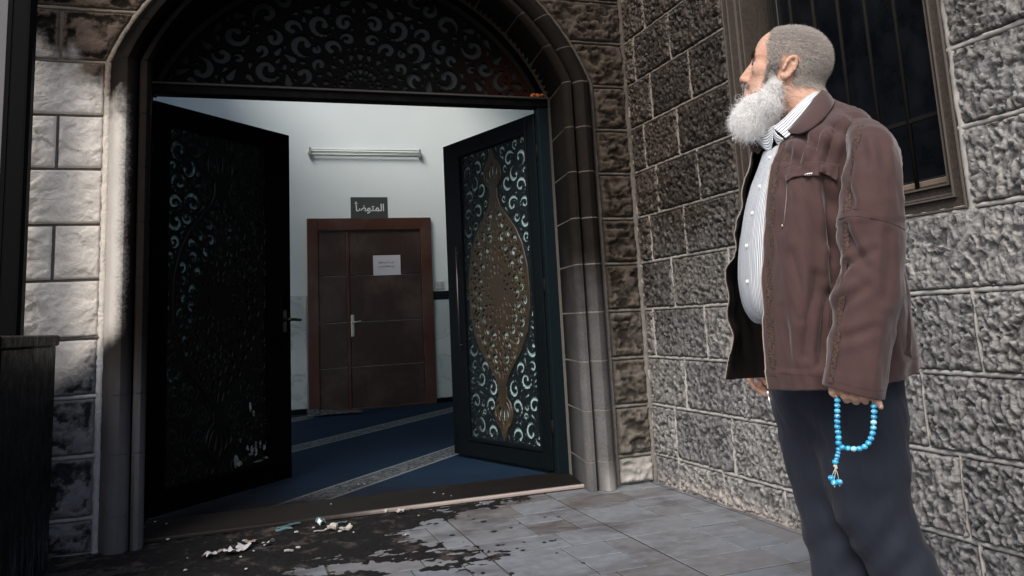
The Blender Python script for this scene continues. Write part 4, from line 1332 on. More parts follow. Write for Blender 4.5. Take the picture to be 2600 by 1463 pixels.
scrap('glass_shard', 'long teal glass shard lying left in the heap of chips', 'glass shard', *(0.298, -0.009), .130, .030, .05, M_SHARD, .004, seed=11, thick=.004)
scrap('glass_shard', 'short teal glass shard below the long shard in the heap', 'glass shard', *(0.273, -0.085), .090, .025, .2, M_SHARD, .005, seed=12, thick=.004)
scrap('glass_shard', 'upright pale teal glass shard behind the blocky plaster piece', 'glass shard', *(0.456, -0.067), .055, .050, .6, M_SHARD, .018, seed=13, thick=.004)
scrap('glass_shard', 'blue glass sliver near the threshold right of the heap', 'glass shard', *(0.558, -0.092), .060, .018, .0, M_SHARD, .004, seed=14, thick=.004)
scrap('plaster_piece', 'curved white plaster fragment on the ash before the threshold middle', 'plaster piece', *(0.871, -0.040), .042, .048, .8, M_PLASTER, .012, seed=15, thick=.006)
scrap('plaster_piece', 'small white plaster fragment left of the curved fragment', 'plaster piece', *(0.801, 0.025), .026, .022, .2, M_PLASTER, .006, seed=16, thick=.006)
scrap('paper_scrap', 'small white paper scrap alone right of the heap of chips', 'paper scrap', *(0.802, -0.523), .034, .026, .2, M_PAPER, .006, seed=17)
CG = 'white plaster crumbs on the ash'
for k, (p, r) in enumerate([((0.311, -0.470), .014), ((0.327, -0.160), .013), ((0.475, 0.035), .012), ((0.480, 0.130), .006), ((0.491, -0.125), .012), ((0.522, -0.197), .012), ((0.079, -0.197), .010), ((-0.167, -0.594), .010), ((0.078, -0.711), .009), ((-0.276, 0.034), .011), ((0.116, -0.424), .007),
        ((0.948, -0.147), .006), ((0.414, -0.115), .008), ((0.242, 0.109), .005), ((-0.168, -0.391), .005), ((0.060, -0.498), .008), ((0.527, -0.261), .010), ((0.469, -0.183), .009), ((0.586, -0.322), .007), ((0.163, -0.293), .007), ((1.320, -0.032), .006), ((1.326, -0.080), .005)]):
    chip('plaster_crumb', 'little white plaster crumb lying on the ash near the doorway', 'plaster crumb', p[0], p[1], r, M_PLASTER, CG, 100 + k, z=.012)
CG = 'white crumbs on the threshold slab'
for k, (p, r) in enumerate([((1.141, 0.306), .006), ((1.180, 0.244), .005), ((1.207, 0.167), .004), ((-0.365, 0.426), .006), ((-0.303, 0.342), .006), ((-0.410, 0.322), .006), ((0.554, 0.339), .005), ((0.781, 0.846), .006), ((0.815, 0.824), .006)]):
    chip('crumb', 'tiny white crumb lying on the stone threshold slab', 'crumb', p[0], p[1], r, M_PLASTER, CG, 150 + k, z=.026)
CG = 'char flakes on the pale paving'
for k, (p, r) in enumerate([((1.223, -0.411), .022), ((1.192, -0.335), .012), ((1.211, -0.625), .015), ((1.303, -0.603), .010), ((1.525, -0.491), .010), ((1.586, -0.520), .011), ((1.272, -0.876), .010), ((1.153, -0.867), .014), ((1.174, -0.872), .009), ((1.211, -0.959), .010), ((1.224, -1.001), .012), ((1.351, -0.930), .010), ((1.389, -0.922), .012), ((1.409, -0.918), .009), ((1.012, -0.590), .016),
        ((0.750, -0.914), .010), ((1.073, -1.291), .012), ((0.971, -1.229), .012), ((0.929, -1.171), .012), ((0.936, -1.204), .010), ((1.372, -0.538), .008), ((1.378, -1.300), .010), ((1.337, -1.114), .008), ((1.189, -0.256), .008), ((1.027, -0.733), .007), ((1.067, -0.846), .007)]):
    chip('char_flake', 'small black char flake lying on the pale grey paving', 'char flake', p[0], p[1], r, M_CHAR, CG, 200 + k, z=.001, flat=.22)

# ------------------------------------------------------------------ burnt counter and glazed screen at the left edge
def mat_counter():
    B = MB('charred_wood_mat', rough=.55, spec=.07)
    n = B.noise(B.scale(B.pos(), (1, 1, .16)), 38, 5, .65, .4); n2 = B.noise(B.pos(), 12, 5, .7); al = B.voro(B.scale(B.pos(), (1, 1, .45)), 42, 'DISTANCE_TO_EDGE')
    x, y, z = B.xyz()
    c = B.mix(B.step(.56, .70, n), (.0018, .002, .0028), (.009, .010, .015))
    c = B.mix(B.m('MULTIPLY', B.step(.68, .73, n), B.step(.42, .6, n2)), c, (.16, .165, .19))
    c = B.mix(B.m('MULTIPLY', B.step(.35, .02, z), B.step(.45, .65, n)), c, (.07, .085, .105))
    B.base(c); B.rough(B.lin(.3, .7, n2, .25, .6)); B.bump(B.m('ADD', n, B.m('MULTIPLY', B.step(.0, .06, al), .6)), .7, .008)
    return B.mat
M_COUNTER = mat_counter()
ct = empty('counter', (-1.4, -.8, 0)); tag(ct, 'charred black wooden counter at the left edge of the doorway', 'counter')
child(Geo().box(-.789, -.750, -1.24, -.255, .01, .985, .004).obj('side_panel', M_COUNTER), ct)
child(Geo().box(-2.0, -.752, -1.285, -1.245, .01, .985, .004).obj('front_panel', M_COUNTER), ct)
child(Geo().box(-2.05, -.790, -1.24, -.26, .0, .984).obj('carcass', M_BLACK), ct)
child(Geo().box(-2.06, -.738, -1.30, -.24, .986, 1.034, .006).obj('top', M_COUNTER), ct)
sc = empty('glazed_screen', (-1.4, -.3, 1.034)); tag(sc, 'grey glazed screen in black frame standing on the charred counter', 'glazed screen')
M_SCRF = MB('screen_frame_mat', rough=.5, spec=.05, color=(.0018, .002, .0025)).mat
child(Geo().box(-.978, -.889, -.300, -.222, 1.035, 3.7, .006).obj('frame_post', M_SCRF), sc)
child(Geo().box(-.912, -.898, -.312, -.299, 1.036, 3.7, .005).obj('bead', M_SCRF), sc)
child(Geo().box(-1.003, -.9785, -.290, -.235, 1.036, 3.7, .004).obj('glazing_bead', M_SCRF), sc)
child(Geo().box(-1.08, -1.004, -.298, -.224, 1.035, 1.075, .004).obj('frame_rail', M_SCRF), sc)
child(Geo().box(-1.15, -1.081, -.300, -.222, 1.035, 3.7, .006).obj('frame_post', M_SCRF), sc)
def mat_greyglass():
    B = MB('grey_glass_mat', rough=.35, spec=.4)
    n = B.noise(B.pos(), 3, 4, .6); B.base(B.mix(n, (.085, .078, .085), (.12, .112, .12))); return B.mat
child(Geo().box(-1.08, -1.004, -.268, -.258, 1.076, 3.7).obj('pane', mat_greyglass()), sc)

# ------------------------------------------------------------------ implicit surfaces
class Field:
    def __init__(s, lo, hi, h):
        s.lo = np.array(lo, float); s.h = h
        s.n = np.ceil((np.array(hi) - s.lo) / h).astype(int) + 1
        s.ax = [(s.lo[k] + np.arange(s.n[k]) * h).astype(np.float32) for k in range(3)]
        s.F = np.full(tuple(s.n), .05, np.float32)
    def win(s, lo, hi):
        sl = []
        for k in range(3):
            i0 = int(np.clip(math.floor((lo[k] - s.lo[k]) / s.h), 0, s.n[k])); i1 = int(np.clip(math.ceil((hi[k] - s.lo[k]) / s.h) + 1, 0, s.n[k]))
            sl.append(slice(i0, i1))
        return tuple(sl)
    def add(s, fn, lo, hi, k=.01, op='u', m=.03):
        w = s.win(np.array(lo) - m, np.array(hi) + m)
        if s.F[w].size == 0: return
        x, y, z = s.ax[0][w[0]][:, None, None], s.ax[1][w[1]][None, :, None], s.ax[2][w[2]][None, None, :]
        d = fn(x, y, z); a = s.F[w]
        if op == 'u':
            h = np.clip(.5 + .5 * (a - d) / k, 0, 1); s.F[w] = a * (1 - h) + d * h - k * h * (1 - h)
        else:
            h = np.clip(.5 - .5 * (a + d) / k, 0, 1); s.F[w] = a * (1 - h) - d * h + k * h * (1 - h)
    def cone(s, a, b, r1, r2=None, k=.01, op='u', sq=(1, 1, 1)):
        r2 = r1 if r2 is None else r2
        a = np.asarray(a, float); b = np.asarray(b, float); q = np.array(sq, float)
        ab = (b - a) / q; L = float(ab @ ab) + 1e-12; qm = float(q.min())
        def fn(x, y, z):
            px, py, pz = (x - a[0]) / q[0], (y - a[1]) / q[1], (z - a[2]) / q[2]
            t = np.clip((px * ab[0] + py * ab[1] + pz * ab[2]) / L, 0, 1)
            return (np.sqrt((px - t * ab[0]) ** 2 + (py - t * ab[1]) ** 2 + (pz - t * ab[2]) ** 2) - (r1 + (r2 - r1) * t)) * qm
        r = max(r1, r2) * q
        s.add(fn, np.minimum(a, b) - r, np.maximum(a, b) + r, k, op)
    def ell(s, c, r, k=.01, op='u', rot=None):
        c = np.asarray(c, float); r = np.asarray(r, float); Rm = np.eye(3) if rot is None else np.asarray(rot, float)   # rows: local axes
        def fn(x, y, z):
            p = [x - c[0], y - c[1], z - c[2]]
            u = [(Rm[i, 0] * p[0] + Rm[i, 1] * p[1] + Rm[i, 2] * p[2]) for i in range(3)]
            k0 = np.sqrt((u[0] / r[0]) ** 2 + (u[1] / r[1]) ** 2 + (u[2] / r[2]) ** 2)
            k1 = np.sqrt((u[0] / r[0] ** 2) ** 2 + (u[1] / r[1] ** 2) ** 2 + (u[2] / r[2] ** 2) ** 2)
            return k0 * (k0 - 1) / (k1 + 1e-9)
        e = (np.abs(Rm.T) @ r)
        s.add(fn, c - e, c + e, k, op)
    def mesh(s, name):
        F = s.F; S = F < 0
        c = np.zeros(tuple(s.n - 1), np.uint8)
        for i in (0, 1):
            for j in (0, 1):
                for k in (0, 1): c += S[i:s.n[0] - 1 + i, j:s.n[1] - 1 + j, k:s.n[2] - 1 + k]
        act = np.argwhere((c > 0) & (c < 8)); A = act.T
        ids = np.full(c.shape, -1, np.int32); ids[A[0], A[1], A[2]] = np.arange(len(act))
        P = np.zeros((len(act), 3)); Cn = np.zeros(len(act))
        corners = [(i, j, k) for i in (0, 1) for j in (0, 1) for k in (0, 1)]
        val = {q: F[A[0] + q[0], A[1] + q[1], A[2] + q[2]].astype(float) for q in corners}
        for q in corners:
            for ax in range(3):
                if q[ax]: continue
                p = list(q); p[ax] = 1; p = tuple(p)
                a, b = val[q], val[p]; cr = (a < 0) != (b < 0)
                t = np.where(cr, a / np.where(cr, a - b, 1), 0)
                for d in range(3): P[:, d] += np.where(cr, q[d] + (t if d == ax else 0), 0)
                Cn += cr
        P = s.lo + (act + P / Cn[:, None]) * s.h
        faces = []
        for ax in range(3):
            o1, o2 = (ax + 1) % 3, (ax + 2) % 3
            sl0 = [slice(None)] * 3; sl1 = [slice(None)] * 3; sl0[ax] = slice(0, -1); sl1[ax] = slice(1, None)
            s0, s1 = S[tuple(sl0)], S[tuple(sl1)]
            E = np.argwhere(s0 != s1); ok = (E[:, o1] > 0) & (E[:, o2] > 0) & (E[:, o1] < s.n[o1] - 1) & (E[:, o2] < s.n[o2] - 1); E = E[ok]
            fl = s0[E[:, 0], E[:, 1], E[:, 2]]
            def cell(d1, d2):
                q = E.copy(); q[:, o1] += d1; q[:, o2] += d2; return ids[q[:, 0], q[:, 1], q[:, 2]]
            q = np.stack([cell(-1, -1), cell(0, -1), cell(0, 0), cell(-1, 0)], -1)
            q[~fl] = q[~fl][:, ::-1]; faces.append(q)
        return raw_mesh(name, P, np.concatenate(faces))

def crom(P, n):
    """Catmull-Rom resample of control points along axis 0"""
    P = np.asarray(P, float); m = len(P)
    E = np.concatenate([2 * P[:1] - P[1:2], P, 2 * P[-1:] - P[-2:-1]])
    u = np.linspace(0, m - 1 - 1e-9, n); i = u.astype(int); t = (u - i).reshape((-1,) + (1,) * (P.ndim - 1))
    a, b, c, d = E[i], E[i + 1], E[i + 2], E[i + 3]
    return .5 * (2 * b + (c - a) * t + (2 * a - 5 * b + 4 * c - d) * t ** 2 + (3 * b - a - 3 * c + d) * t ** 3)
def loft(ctrl, nr, nc):
    G_ = crom(np.asarray(ctrl, float), nr)
    return np.swapaxes(crom(np.swapaxes(G_, 0, 1), nc), 0, 1)
def grid_normals(P):
    du = np.gradient(P, axis=0); dv = np.gradient(P, axis=1)
    n = np.cross(du, dv); return n / (np.linalg.norm(n, axis=-1, keepdims=True) + 1e-12)

# ------------------------------------------------------------------ the man
# his own frame: a to the right of the picture, b away from the camera, z up
MAN = empty('person', (1.4303, -2.8614, 0), -0.68891)
tag(MAN, 'elderly man with white beard in brown jacket holding blue prayer beads', 'person')

def mat_skin():
    B = MB('skin_mat', rough=.52, spec=.3)
    n = B.noise(B.objco(), 28, 5, .65); n2 = B.noise(B.objco(), 160, 3, .6); n3 = B.noise(B.objco(), 9, 3, .5)
    c = B.mix(n, (.46, .265, .185), (.59, .385, .295))
    c = B.mix(B.m('MULTIPLY', B.step(.5, .75, n3), .5), c, (.52, .22, .145))
    wr = B.m('ABSOLUTE', B.m('SUBTRACT', B.noise(B.scale(B.objco(), (1, 1, 2.6)), 34, 3, .6, .8), .5))
    c = B.mix(B.m('MULTIPLY', B.step(.05, .0, wr), .4), c, (.30, .13, .085))
    c = B.mix(B.attr('stubble'), c, (.20, .165, .145))
    B.base(c); B.bump(B.m('ADD', B.m('ADD', n, B.m('MULTIPLY', n2, .6)), B.m('MULTIPLY', B.step(.0, .06, wr), .6)), .35, .003)
    B.b.inputs['Subsurface Weight'].default_value = .12; B.b.inputs['Subsurface Radius'].default_value = (.012, .005, .003); B.b.inputs['Subsurface Scale'].default_value = .6
    return B.mat
M_SKIN = mat_skin()

HEAD_YAW = math.radians(3)
HEAD_TILT = math.radians(18)
hf = np.array([-math.cos(HEAD_YAW), math.sin(HEAD_YAW), 0]); hl = np.array([-hf[1], hf[0], 0]); hu = np.array([0, 0, 1.0])
hf, hu = hf * math.cos(HEAD_TILT) + hu * math.sin(HEAD_TILT), hu * math.cos(HEAD_TILT) - hf * math.sin(HEAD_TILT)
EAR = np.array((-0.019, -0.055, 1.61))
HO = EAR - .972 * (-.020 * hf + .078 * hl - .004 * hu)
HS = .965
def hp(x, y, z): return HO + HS * (x * hf + y * hl + z * hu)
HR = np.stack([hf, hl, hu])
def hr(v): return HS * np.asarray(v, float)

body = Field((-.36, -.48, -.02), (.36, .42, 1.80), .0032)
# cranium, face, jaw
body.ell(hp(-.010, 0, .048), hr((.092, .073, .078)), .02, rot=HR)
body.ell(hp(-.028, 0, .030), hr((.078, .072, .075)), .02, rot=HR)
body.ell(hp(.030, 0, .045), hr((.063, .064, .066)), .02, rot=HR)
body.ell(hp(.042, 0, -.035), hr((.050, .055, .085)), .02, rot=HR)
body.ell(hp(.020, 0, -.060), hr((.060, .056, .060)), .02, rot=HR)
body.cone(hp(.058, -.035, .026), hp(.058, .035, .026), .026 * HS, k=.018)
for sg in (1, -1):
    body.cone(hp(.086, sg * .012, .024), hp(.074, sg * .042, .026), .0095 * HS, .008 * HS, k=.012)
    body.ell(hp(.060, sg * .045, -.014), hr((.024, .018, .020)), .016, rot=HR)
    body.ell(hp(.092, sg * .031, .003), hr((.017, .016, .011)), .010, 's', rot=HR)
    body.cone(hp(.083, sg * .020, .0085), hp(.074, sg * .046, .0065), .0048 * HS, k=.006)       # upper lid
    body.cone(hp(.080, sg * .021, -.0065), hp(.073, sg * .045, -.0045), .0045 * HS, k=.006)      # lower lid
# nose
body.cone(hp(.088, 0, .012), hp(.1085, 0, -.038), .0090 * HS, .0115 * HS, k=.010)
body.cone(hp(.088, 0, -.012), hp(.0995, 0, -.043), .0125 * HS, .0120 * HS, k=.010)
for sg in (1, -1):
    body.ell(hp(.098, sg * .0135, -.044), hr((.0130, .0095, .0095)), .006, rot=HR)
    body.ell(hp(.1005, sg * .0088, -.053), hr((.0075, .0042, .0055)), .003, 's', rot=HR)
# lips and chin
body.cone(hp(.088, -.020, -.069), hp(.088, .020, -.069), .0085 * HS, k=.008); body.cone(hp(.0865, -.018, -.081), hp(.0865, .018, -.081), .0085 * HS, k=.008)
body.cone(hp(.098, -.022, -.0755), hp(.098, .022, -.0755), .0022 * HS, k=.004, op='s')
body.ell(hp(.072, 0, -.108), hr((.024, .028, .022)), .015, rot=HR)
# ears
for sg in (1, -1):
    tl = math.radians(14); eo = math.radians(18)
    ex = hf * math.cos(tl) - hu * math.sin(tl) * -1; ez = hu * math.cos(tl) - hf * math.sin(tl)
    ex = np.cross(hl, ez) * 1.0; ex /= np.linalg.norm(ex)
    ey = hl * sg; Re = np.stack([ex * math.cos(eo) + ey * math.sin(eo), ey * math.cos(eo) - ex * math.sin(eo), ez])
    c = hp(-.018, sg * .0775, -.006)
    def ep(x, y, z): return c + HS * (x * Re[0] + y * Re[1] + z * Re[2])
    th = np.linspace(-.5, 4.3, 13)
    rim = [ep(.0138 * math.cos(t) * (1 if math.sin(t) > 0 else .8), .004, .0300 * math.sin(t) + .002) for t in th]
    for p, q in zip(rim[:-1], rim[1:]): body.cone(p, q, .0040 * HS, k=.004)
    body.ell(ep(0, -.003, 0), hr((.0138, .0045, .031)), .004, rot=Re)
    body.ell(ep(.003, -.001, -.026), hr((.009, .0055, .010)), .005, rot=Re)
    body.cone(ep(-.006, .003, -.008), ep(-.006, .003, .010), .0035 * HS, k=.004); body.cone(ep(-.006, .003, .010), ep(.004, .003, .016), .003 * HS, k=.004)
    body.ell(ep(.004, .006, -.006), hr((.0065, .006, .010)), .004, 's', rot=Re)
    body.cone(ep(.013, .004, -.010), ep(.012, .004, -.002), .0042 * HS, k=.004)
# neck, trunk, limbs (mostly under the clothes)
NB = np.array((0.0271, 0.02, 1.4829))
body.cone(hp(-.030, 0, -.045), NB, .058, .064, k=.03, sq=(1, .95, 1))
CH = NB + np.array((-.02, .0, -.22)); BE = NB + np.array((-.045, .0, -.45)); PEL = NB + np.array((.01, .02, -.62))
body.cone(NB + np.array((0, 0, -.05)), CH, .060, .105, k=.04, sq=(1, 1.25, 1)); body.cone(CH, BE, .105, .120, k=.04, sq=(1, 1.15, 1)); body.cone(BE, PEL, .11, .105, k=.04, sq=(1, 1.15, 1))
SHN = np.array((0.1253, -0.19, 1.3375)); ELN = np.array((0.1056, -0.305, 1.1038)); WRN = np.array((0.0449, -0.33, 0.8603))
body.cone(NB + np.array((0, 0, -.09)), SHN, .045, .042, k=.03); body.cone(SHN, ELN, .042, .038, k=.02); body.cone(ELN, WRN, .040, .026, k=.02)
SHF = NB + np.array((-.09, .24, -.09)); ELF = np.array((-0.1056, 0.365, 1.1346)); WRF = np.array((-0.1748, 0.315, 0.8709))
body.cone(NB + np.array((0, 0, -.07)), SHF, .05, .05, k=.03); body.cone(SHF, ELF, .048, .040, k=.02); body.cone(ELF, WRF, .040, .026, k=.02)
# near hand: palm in the cuff, fingers curled over the string
body.cone(WRN, np.array((0.0413, -0.33, 0.8278)), .028, .034, k=.01, sq=(1.25, .62, 1))
body.cone(np.array((0.0243, -0.332, 0.8283)), np.array((0.0696, -0.332, 0.8201)), .020, .018, k=.01, sq=(1, .8, 1.1))
FING = [((0.0219, -0.336, 0.8287), (0.0208, -0.346, 0.8062), (0.0232, -0.334, 0.7968), (0.0266, -0.316, 0.803), .0098, .0082),
        ((0.0408, -0.336, 0.8243), (0.0396, -0.347, 0.8028), (0.0413, -0.335, 0.7934), (0.0443, -0.316, 0.8011), .0098, .0082),
        ((0.0589, -0.335, 0.8206), (0.0579, -0.344, 0.8014), (0.0597, -0.333, 0.793), (0.0621, -0.316, 0.8008), .0090, .0076)]
for p0, p1, p2, p3, r1, r2 in FING:
    body.cone(p0, p1, r1, r1, k=.004); body.cone(p1, p2, r1, r2, k=.003); body.cone(p2, p3, r2, r2 * .9, k=.003)
LIT = [(0.0741, -0.334, 0.8202), (0.0776, -0.342, 0.8001), (0.0831, -0.343, 0.7897), (0.0875, -0.342, 0.7816)]
for (p, q, r1, r2) in zip(LIT[:-1], LIT[1:], (.0088, .0084, .0078), (.0084, .0078, .0062)): body.cone(p, q, r1, r2, k=.004)
THN = [(0.0117, -0.33, 0.8423), (-0.0011, -0.338, 0.8253), (-0.0017, -0.34, 0.8125), (0.0022, -0.338, 0.8049)]
for (p, q, r1, r2) in zip(THN[:-1], THN[1:], (.0105, .0092, .0084), (.0092, .0084, .0066)): body.cone(p, q, r1, r2, k=.004)
# far hand, half hidden by the hem
body.cone(WRF, np.array((-0.1847, 0.285, 0.8167)), .026, .032, k=.01, sq=(1, .7, 1))
for pts, r in (([(-0.2039, 0.28, 0.8198), (-0.225, 0.275, 0.7917), (-0.2115, 0.27, 0.7674), (-0.1838, 0.27, 0.7481)], .0092), ([(-0.1902, 0.27, 0.818), (-0.185, 0.262, 0.7985), (-0.1777, 0.26, 0.783)], .0100),
               ([(-0.1906, 0.29, 0.8053), (-0.1978, 0.285, 0.7724), (-0.1763, 0.285, 0.7453)], .0088), ([(-0.1803, 0.3, 0.8042), (-0.186, 0.3, 0.7685), (-0.1684, 0.3, 0.7459)], .0085), ([(-0.1722, 0.31, 0.8032), (-0.1732, 0.31, 0.7696), (-0.1619, 0.31, 0.7504)], .0075)):
    for i in range(len(pts) - 1): body.cone(pts[i], pts[i + 1], r * (1 - .08 * i), r * (1 - .08 * (i + 1)), k=.004)
# legs (under the trousers)
HN, KN, AN = np.array((0.0585, -0.06, 0.771)), np.array((0.0571, -0.07, 0.5205)), np.array((0.0996, -0.055, 0.3681))
HFp, KF, AF = np.array((-0.0417, 0.07, 0.759)), np.array((-0.0296, 0.068, 0.4876)), np.array((-0.0173, 0.055, 0.3297))
for h_, k_, a_, f_ in ((HN, KN, AN, np.array((.262, -.05, .085))), (HFp, KF, AF, np.array((.105, .05, .085)))):
    body.cone(PEL, h_, .09, .075, k=.03); body.cone(h_, k_, .062, .046, k=.02); body.cone(k_, a_, .044, .036, k=.01); body.cone(a_, f_, .036, .030, k=.01)
    body.cone(f_, f_ + np.array((-.14, 0, -.05)), .028, .022, k=.01)
bo = link_mesh('body', body.mesh('body'), M_SKIN, MAN)
BV = np.zeros(len(bo.data.vertices) * 3, np.float32); bo.data.vertices.foreach_get('co', BV); BV = BV.reshape(-1, 3).astype(float)
BN = np.zeros(len(BV) * 3, np.float32); bo.data.vertices.foreach_get('normal', BN); BN = BN.reshape(-1, 3).astype(float)
body.F = None
# eyes
M_EYEW = MB('eye_white_mat', rough=.15, spec=.5, color=(.55, .48, .44)).mat; M_IRIS = MB('iris_mat', rough=.1, spec=.6, color=(.02, .012, .008)).mat
for sg in (1, -1):
    e = Geo().sphere(hp(.0735, sg * .032, .001), .0125 * HS, 16, 12).obj('eye', M_EYEW, bo, True)
    d = hf * .97 + hl * sg * .05; p = hp(.0735, sg * .032, .001) + d * .0115 * HS
    Geo().sphere(p, .0052 * HS, 10, 8).obj('iris', M_IRIS, bo, True)
# finger nails on the little finger and thumb
M_NAIL = MB('nail_mat', rough=.3, color=(.60, .38, .31)).mat
for p in ((0.0867, -0.3475, 0.7838), (0.0015, -0.3445, 0.8072)):
    Geo().sphere(p, (.0042, .0022, .0048), 8, 6).obj('nail', M_NAIL, bo, True)

# hair: short grey hair, eyebrows, moustache, long white beard (strands)
LOC = (BV - HO) / HS
hx, hy, hz = LOC @ hf, LOC @ hl, LOC @ hu
headm = (hz > -.16) & (np.abs(hy) < .11) & (np.abs(hx) < .14)
nrng = np.random.default_rng(4)
def strands(name, roots, tips_fn, npts, rad, mat, parent):
    n = len(roots)
    P = tips_fn(roots, npts)                      # (n, npts, 3)
    cu = bpy.data.hair_curves.new(name)
    cu.add_curves([npts] * n)
    cu.position_data.foreach_set('vector', P.astype(np.float32).ravel())
    R = (rad * np.linspace(1, .25, npts)[None, :] * np.ones((n, 1))).astype(np.float32)
    at = cu.attributes.get('radius') or cu.attributes.new('radius', 'FLOAT', 'POINT')
    at.data.foreach_set('value', R.ravel())
    cu.materials.append(mat)
    o = bpy.data.objects.new(name, cu); COL.objects.link(o); o.parent = parent
    return o
def mat_hair(name, c0, c1, rough=.5):
    B = MB(name, rough=rough, spec=.3)
    inf = B.n('HairInfo'); B.base(B.mix(inf.outputs['Random'], c0, c1)); return B.mat
M_HAIR = mat_hair('grey_hair_mat', (.29, .26, .235), (.52, .485, .455)); M_BEARD = mat_hair('white_beard_mat', (.74, .735, .73), (.97, .97, .97)); M_BROW = mat_hair('dark_brow_mat', (.030, .025, .02), (.12, .09, .075))
M_GREYB = mat_hair('grey_beard_mat', (.16, .15, .145), (.62, .61, .60)); M_STUB = mat_hair('moustache_mat', (.13, .115, .105), (.44, .41, .39))
def curly(dirs, length, curl, npts, clump=.0):
    def fn(roots, m):
        n = len(roots); t = np.linspace(0, 1, m)[None, :, None]
        L = length * nrng.uniform(.6, 1.15, (n, 1, 1))
        d = dirs / np.linalg.norm(dirs, axis=1, keepdims=True)
        a = np.cross(d, nrng.normal(size=(n, 3))); a /= np.linalg.norm(a, axis=1, keepdims=True) + 1e-9; b = np.cross(d, a)
        ph = nrng.uniform(0, 6.28, (n, 1, 1)); fr_ = nrng.uniform(.5, 1.5, (n, 1, 1))
        return roots[:, None, :] + d[:, None, :] * L * t + curl * t * (a[:, None, :] * np.sin(ph + fr_ * 6 * t) + b[:, None, :] * np.cos(ph + fr_ * 5 * t))
    return fn
def pick(mask, n):
    idx = np.flatnonzero(mask); return nrng.choice(idx, n, replace=True)
front = np.where(hz > .05, .062 - .10 * np.clip(hz - .085, 0, 1), .058 - .25 * np.clip(.05 - hz, 0, .1))
scalp = headm & (hx < front) & (hz > np.where(hx > .012, .002, np.where(hx > -.032, .034, -.052 + .18 * np.clip(hx + .03, -.1, 0) * -1))) & ~((np.abs(hy) > .074) & (hz < .032) & (hx > -.045))
soft = np.clip((front - hx) / .010, 0, 1) * np.clip((hz + .056) / .018, 0, 1)
i = pick(scalp, 24000)
i = i[nrng.random(len(i)) < np.clip(soft[i] + .15, 0, 1)]
base = BV[i] + nrng.normal(0, .0012, (len(i), 3)); nn = BN[i]
dirs = nn * .45 + (-hf)[None, :] * .75 + (-hu)[None, :] * np.clip((.10 - hz[i]) * 9, 0, 1.0)[:, None] + nrng.normal(0, .13, (len(i), 3))
strands('hair', base, curly(dirs, .012, .0012, 4), 4, .00042, M_HAIR, bo)
set_attr(bo.data, 'stubble', scalp * soft * .85)
sideb = headm & (hx > .010) & (hx < .040) & (hz > -.045) & (hz < .012) & (np.abs(hy) > .045)
i = pick(sideb, 2600)
strands('sideburn', BV[i], curly(BN[i] * .35 - hu[None, :] * .75 + hf[None, :] * .25 + nrng.normal(0, .25, (len(i), 3)), .016, .002, 5), 5, .00040, M_STUB, bo)
brow = headm & (hx > .052) & (hz > .018) & (hz < .033) & (np.abs(hy) > .010) & (np.abs(hy) < .048)
i = pick(brow, 1100); strands('eyebrow', BV[i], curly(BN[i] * .35 + np.sign(hy[i])[:, None] * hl[None, :] * .6 + hu[None, :] * .15 + (-hf)[None, :] * .3, .010, .001, 4), 4, .00038, M_BROW, bo)
mou = headm & (hx > .074) & (hz > -.066) & (hz < -.052) & (np.abs(hy) < .032)
i = pick(mou, 900); strands('moustache', BV[i], curly(BN[i] * .4 - hu[None, :] * .7 + np.sign(hy[i])[:, None] * hl[None, :] * .5, .011, .0012, 4), 4, .00040, M_STUB, bo)

# beard mass: a soft core grown over with long curly strands
beard = Field((-.30, -.20, 1.28), (.02, .24, 1.75), .004)
def bm(u, v, b): return (u, v, b)
for p, q, r1, r2 in (((-0.0637, -0.058, 1.6034), (-0.061, -0.058, 1.5604), .006, .016), ((-0.061, -0.058, 1.5604), (-0.0767, -0.045, 1.5276), .020, .032), ((-0.0767, -0.045, 1.5276), (-0.1177, -0.005, 1.5058), .032, .046),
                     ((-0.1158, -0.005, 1.5251), (-0.1403, 0.005, 1.5023), .034, .040), ((-0.1403, 0.005, 1.5023), (-0.1413, 0.005, 1.4915), .038, .028), ((-0.1131, -0.015, 1.4922), (-0.0878, -0.03, 1.5048), .036, .026),
                     ((-0.0653, 0.11, 1.6285), (-0.076, 0.095, 1.575), .008, .024), ((-0.076, 0.095, 1.575), (-0.1217, 0.04, 1.5206), .028, .040), ((-0.0843, -0.05, 1.5488), (-0.1174, -0.02, 1.5393), .008, .016), ((-0.1174, -0.02, 1.5393), (-0.139, 0.0, 1.5339), .014, .018)):
    beard.cone(p, q, r1 * .86, r2 * .86, k=.02)
bme = beard.mesh('beard')
BB = MB('beard_core_mat', rough=.9, spec=.1); BB.base(BB.mix(BB.step(1.565, 1.60, BB.sep(BB.objco())[2]), BB.mix(BB.noise(BB.objco(), 60, 4, .7), (.42, .415, .41), (.66, .655, .65)), (.15, .135, .125))); BB.bump(BB.noise(BB.objco(), 140, 4, .7), .8, .006)
be = link_mesh('beard', bme, BB.mat, bo)
bv = np.zeros(len(bme.vertices) * 3, np.float32); bme.vertices.foreach_get('co', bv); bv = bv.reshape(-1, 3).astype(float)
bn = np.zeros(len(bv) * 3, np.float32); bme.vertices.foreach_get('normal', bn); bn = bn.reshape(-1, 3).astype(float)
i = nrng.choice(np.flatnonzero(bv[:, 2] < 1.592), 9500)
low = np.clip((1.575 - bv[i, 2]) * 9, 0, 1)[:, None]
dirs = bn[i] * (.12 + .28 * low) + np.array([(-.42, 0, -.75)]) + nrng.normal(0, .33, (len(i), 3))
strands('beard_hair', bv[i] - bn[i] * .004, curly(dirs, .008 + .029 * low[:, :, None] * nrng.uniform(.5, 1.3, (len(i), 1, 1)), .0066, 9), 9, .00046, M_BEARD, be)
i = nrng.choice(np.flatnonzero(bv[:, 2] > 1.566), 3200)
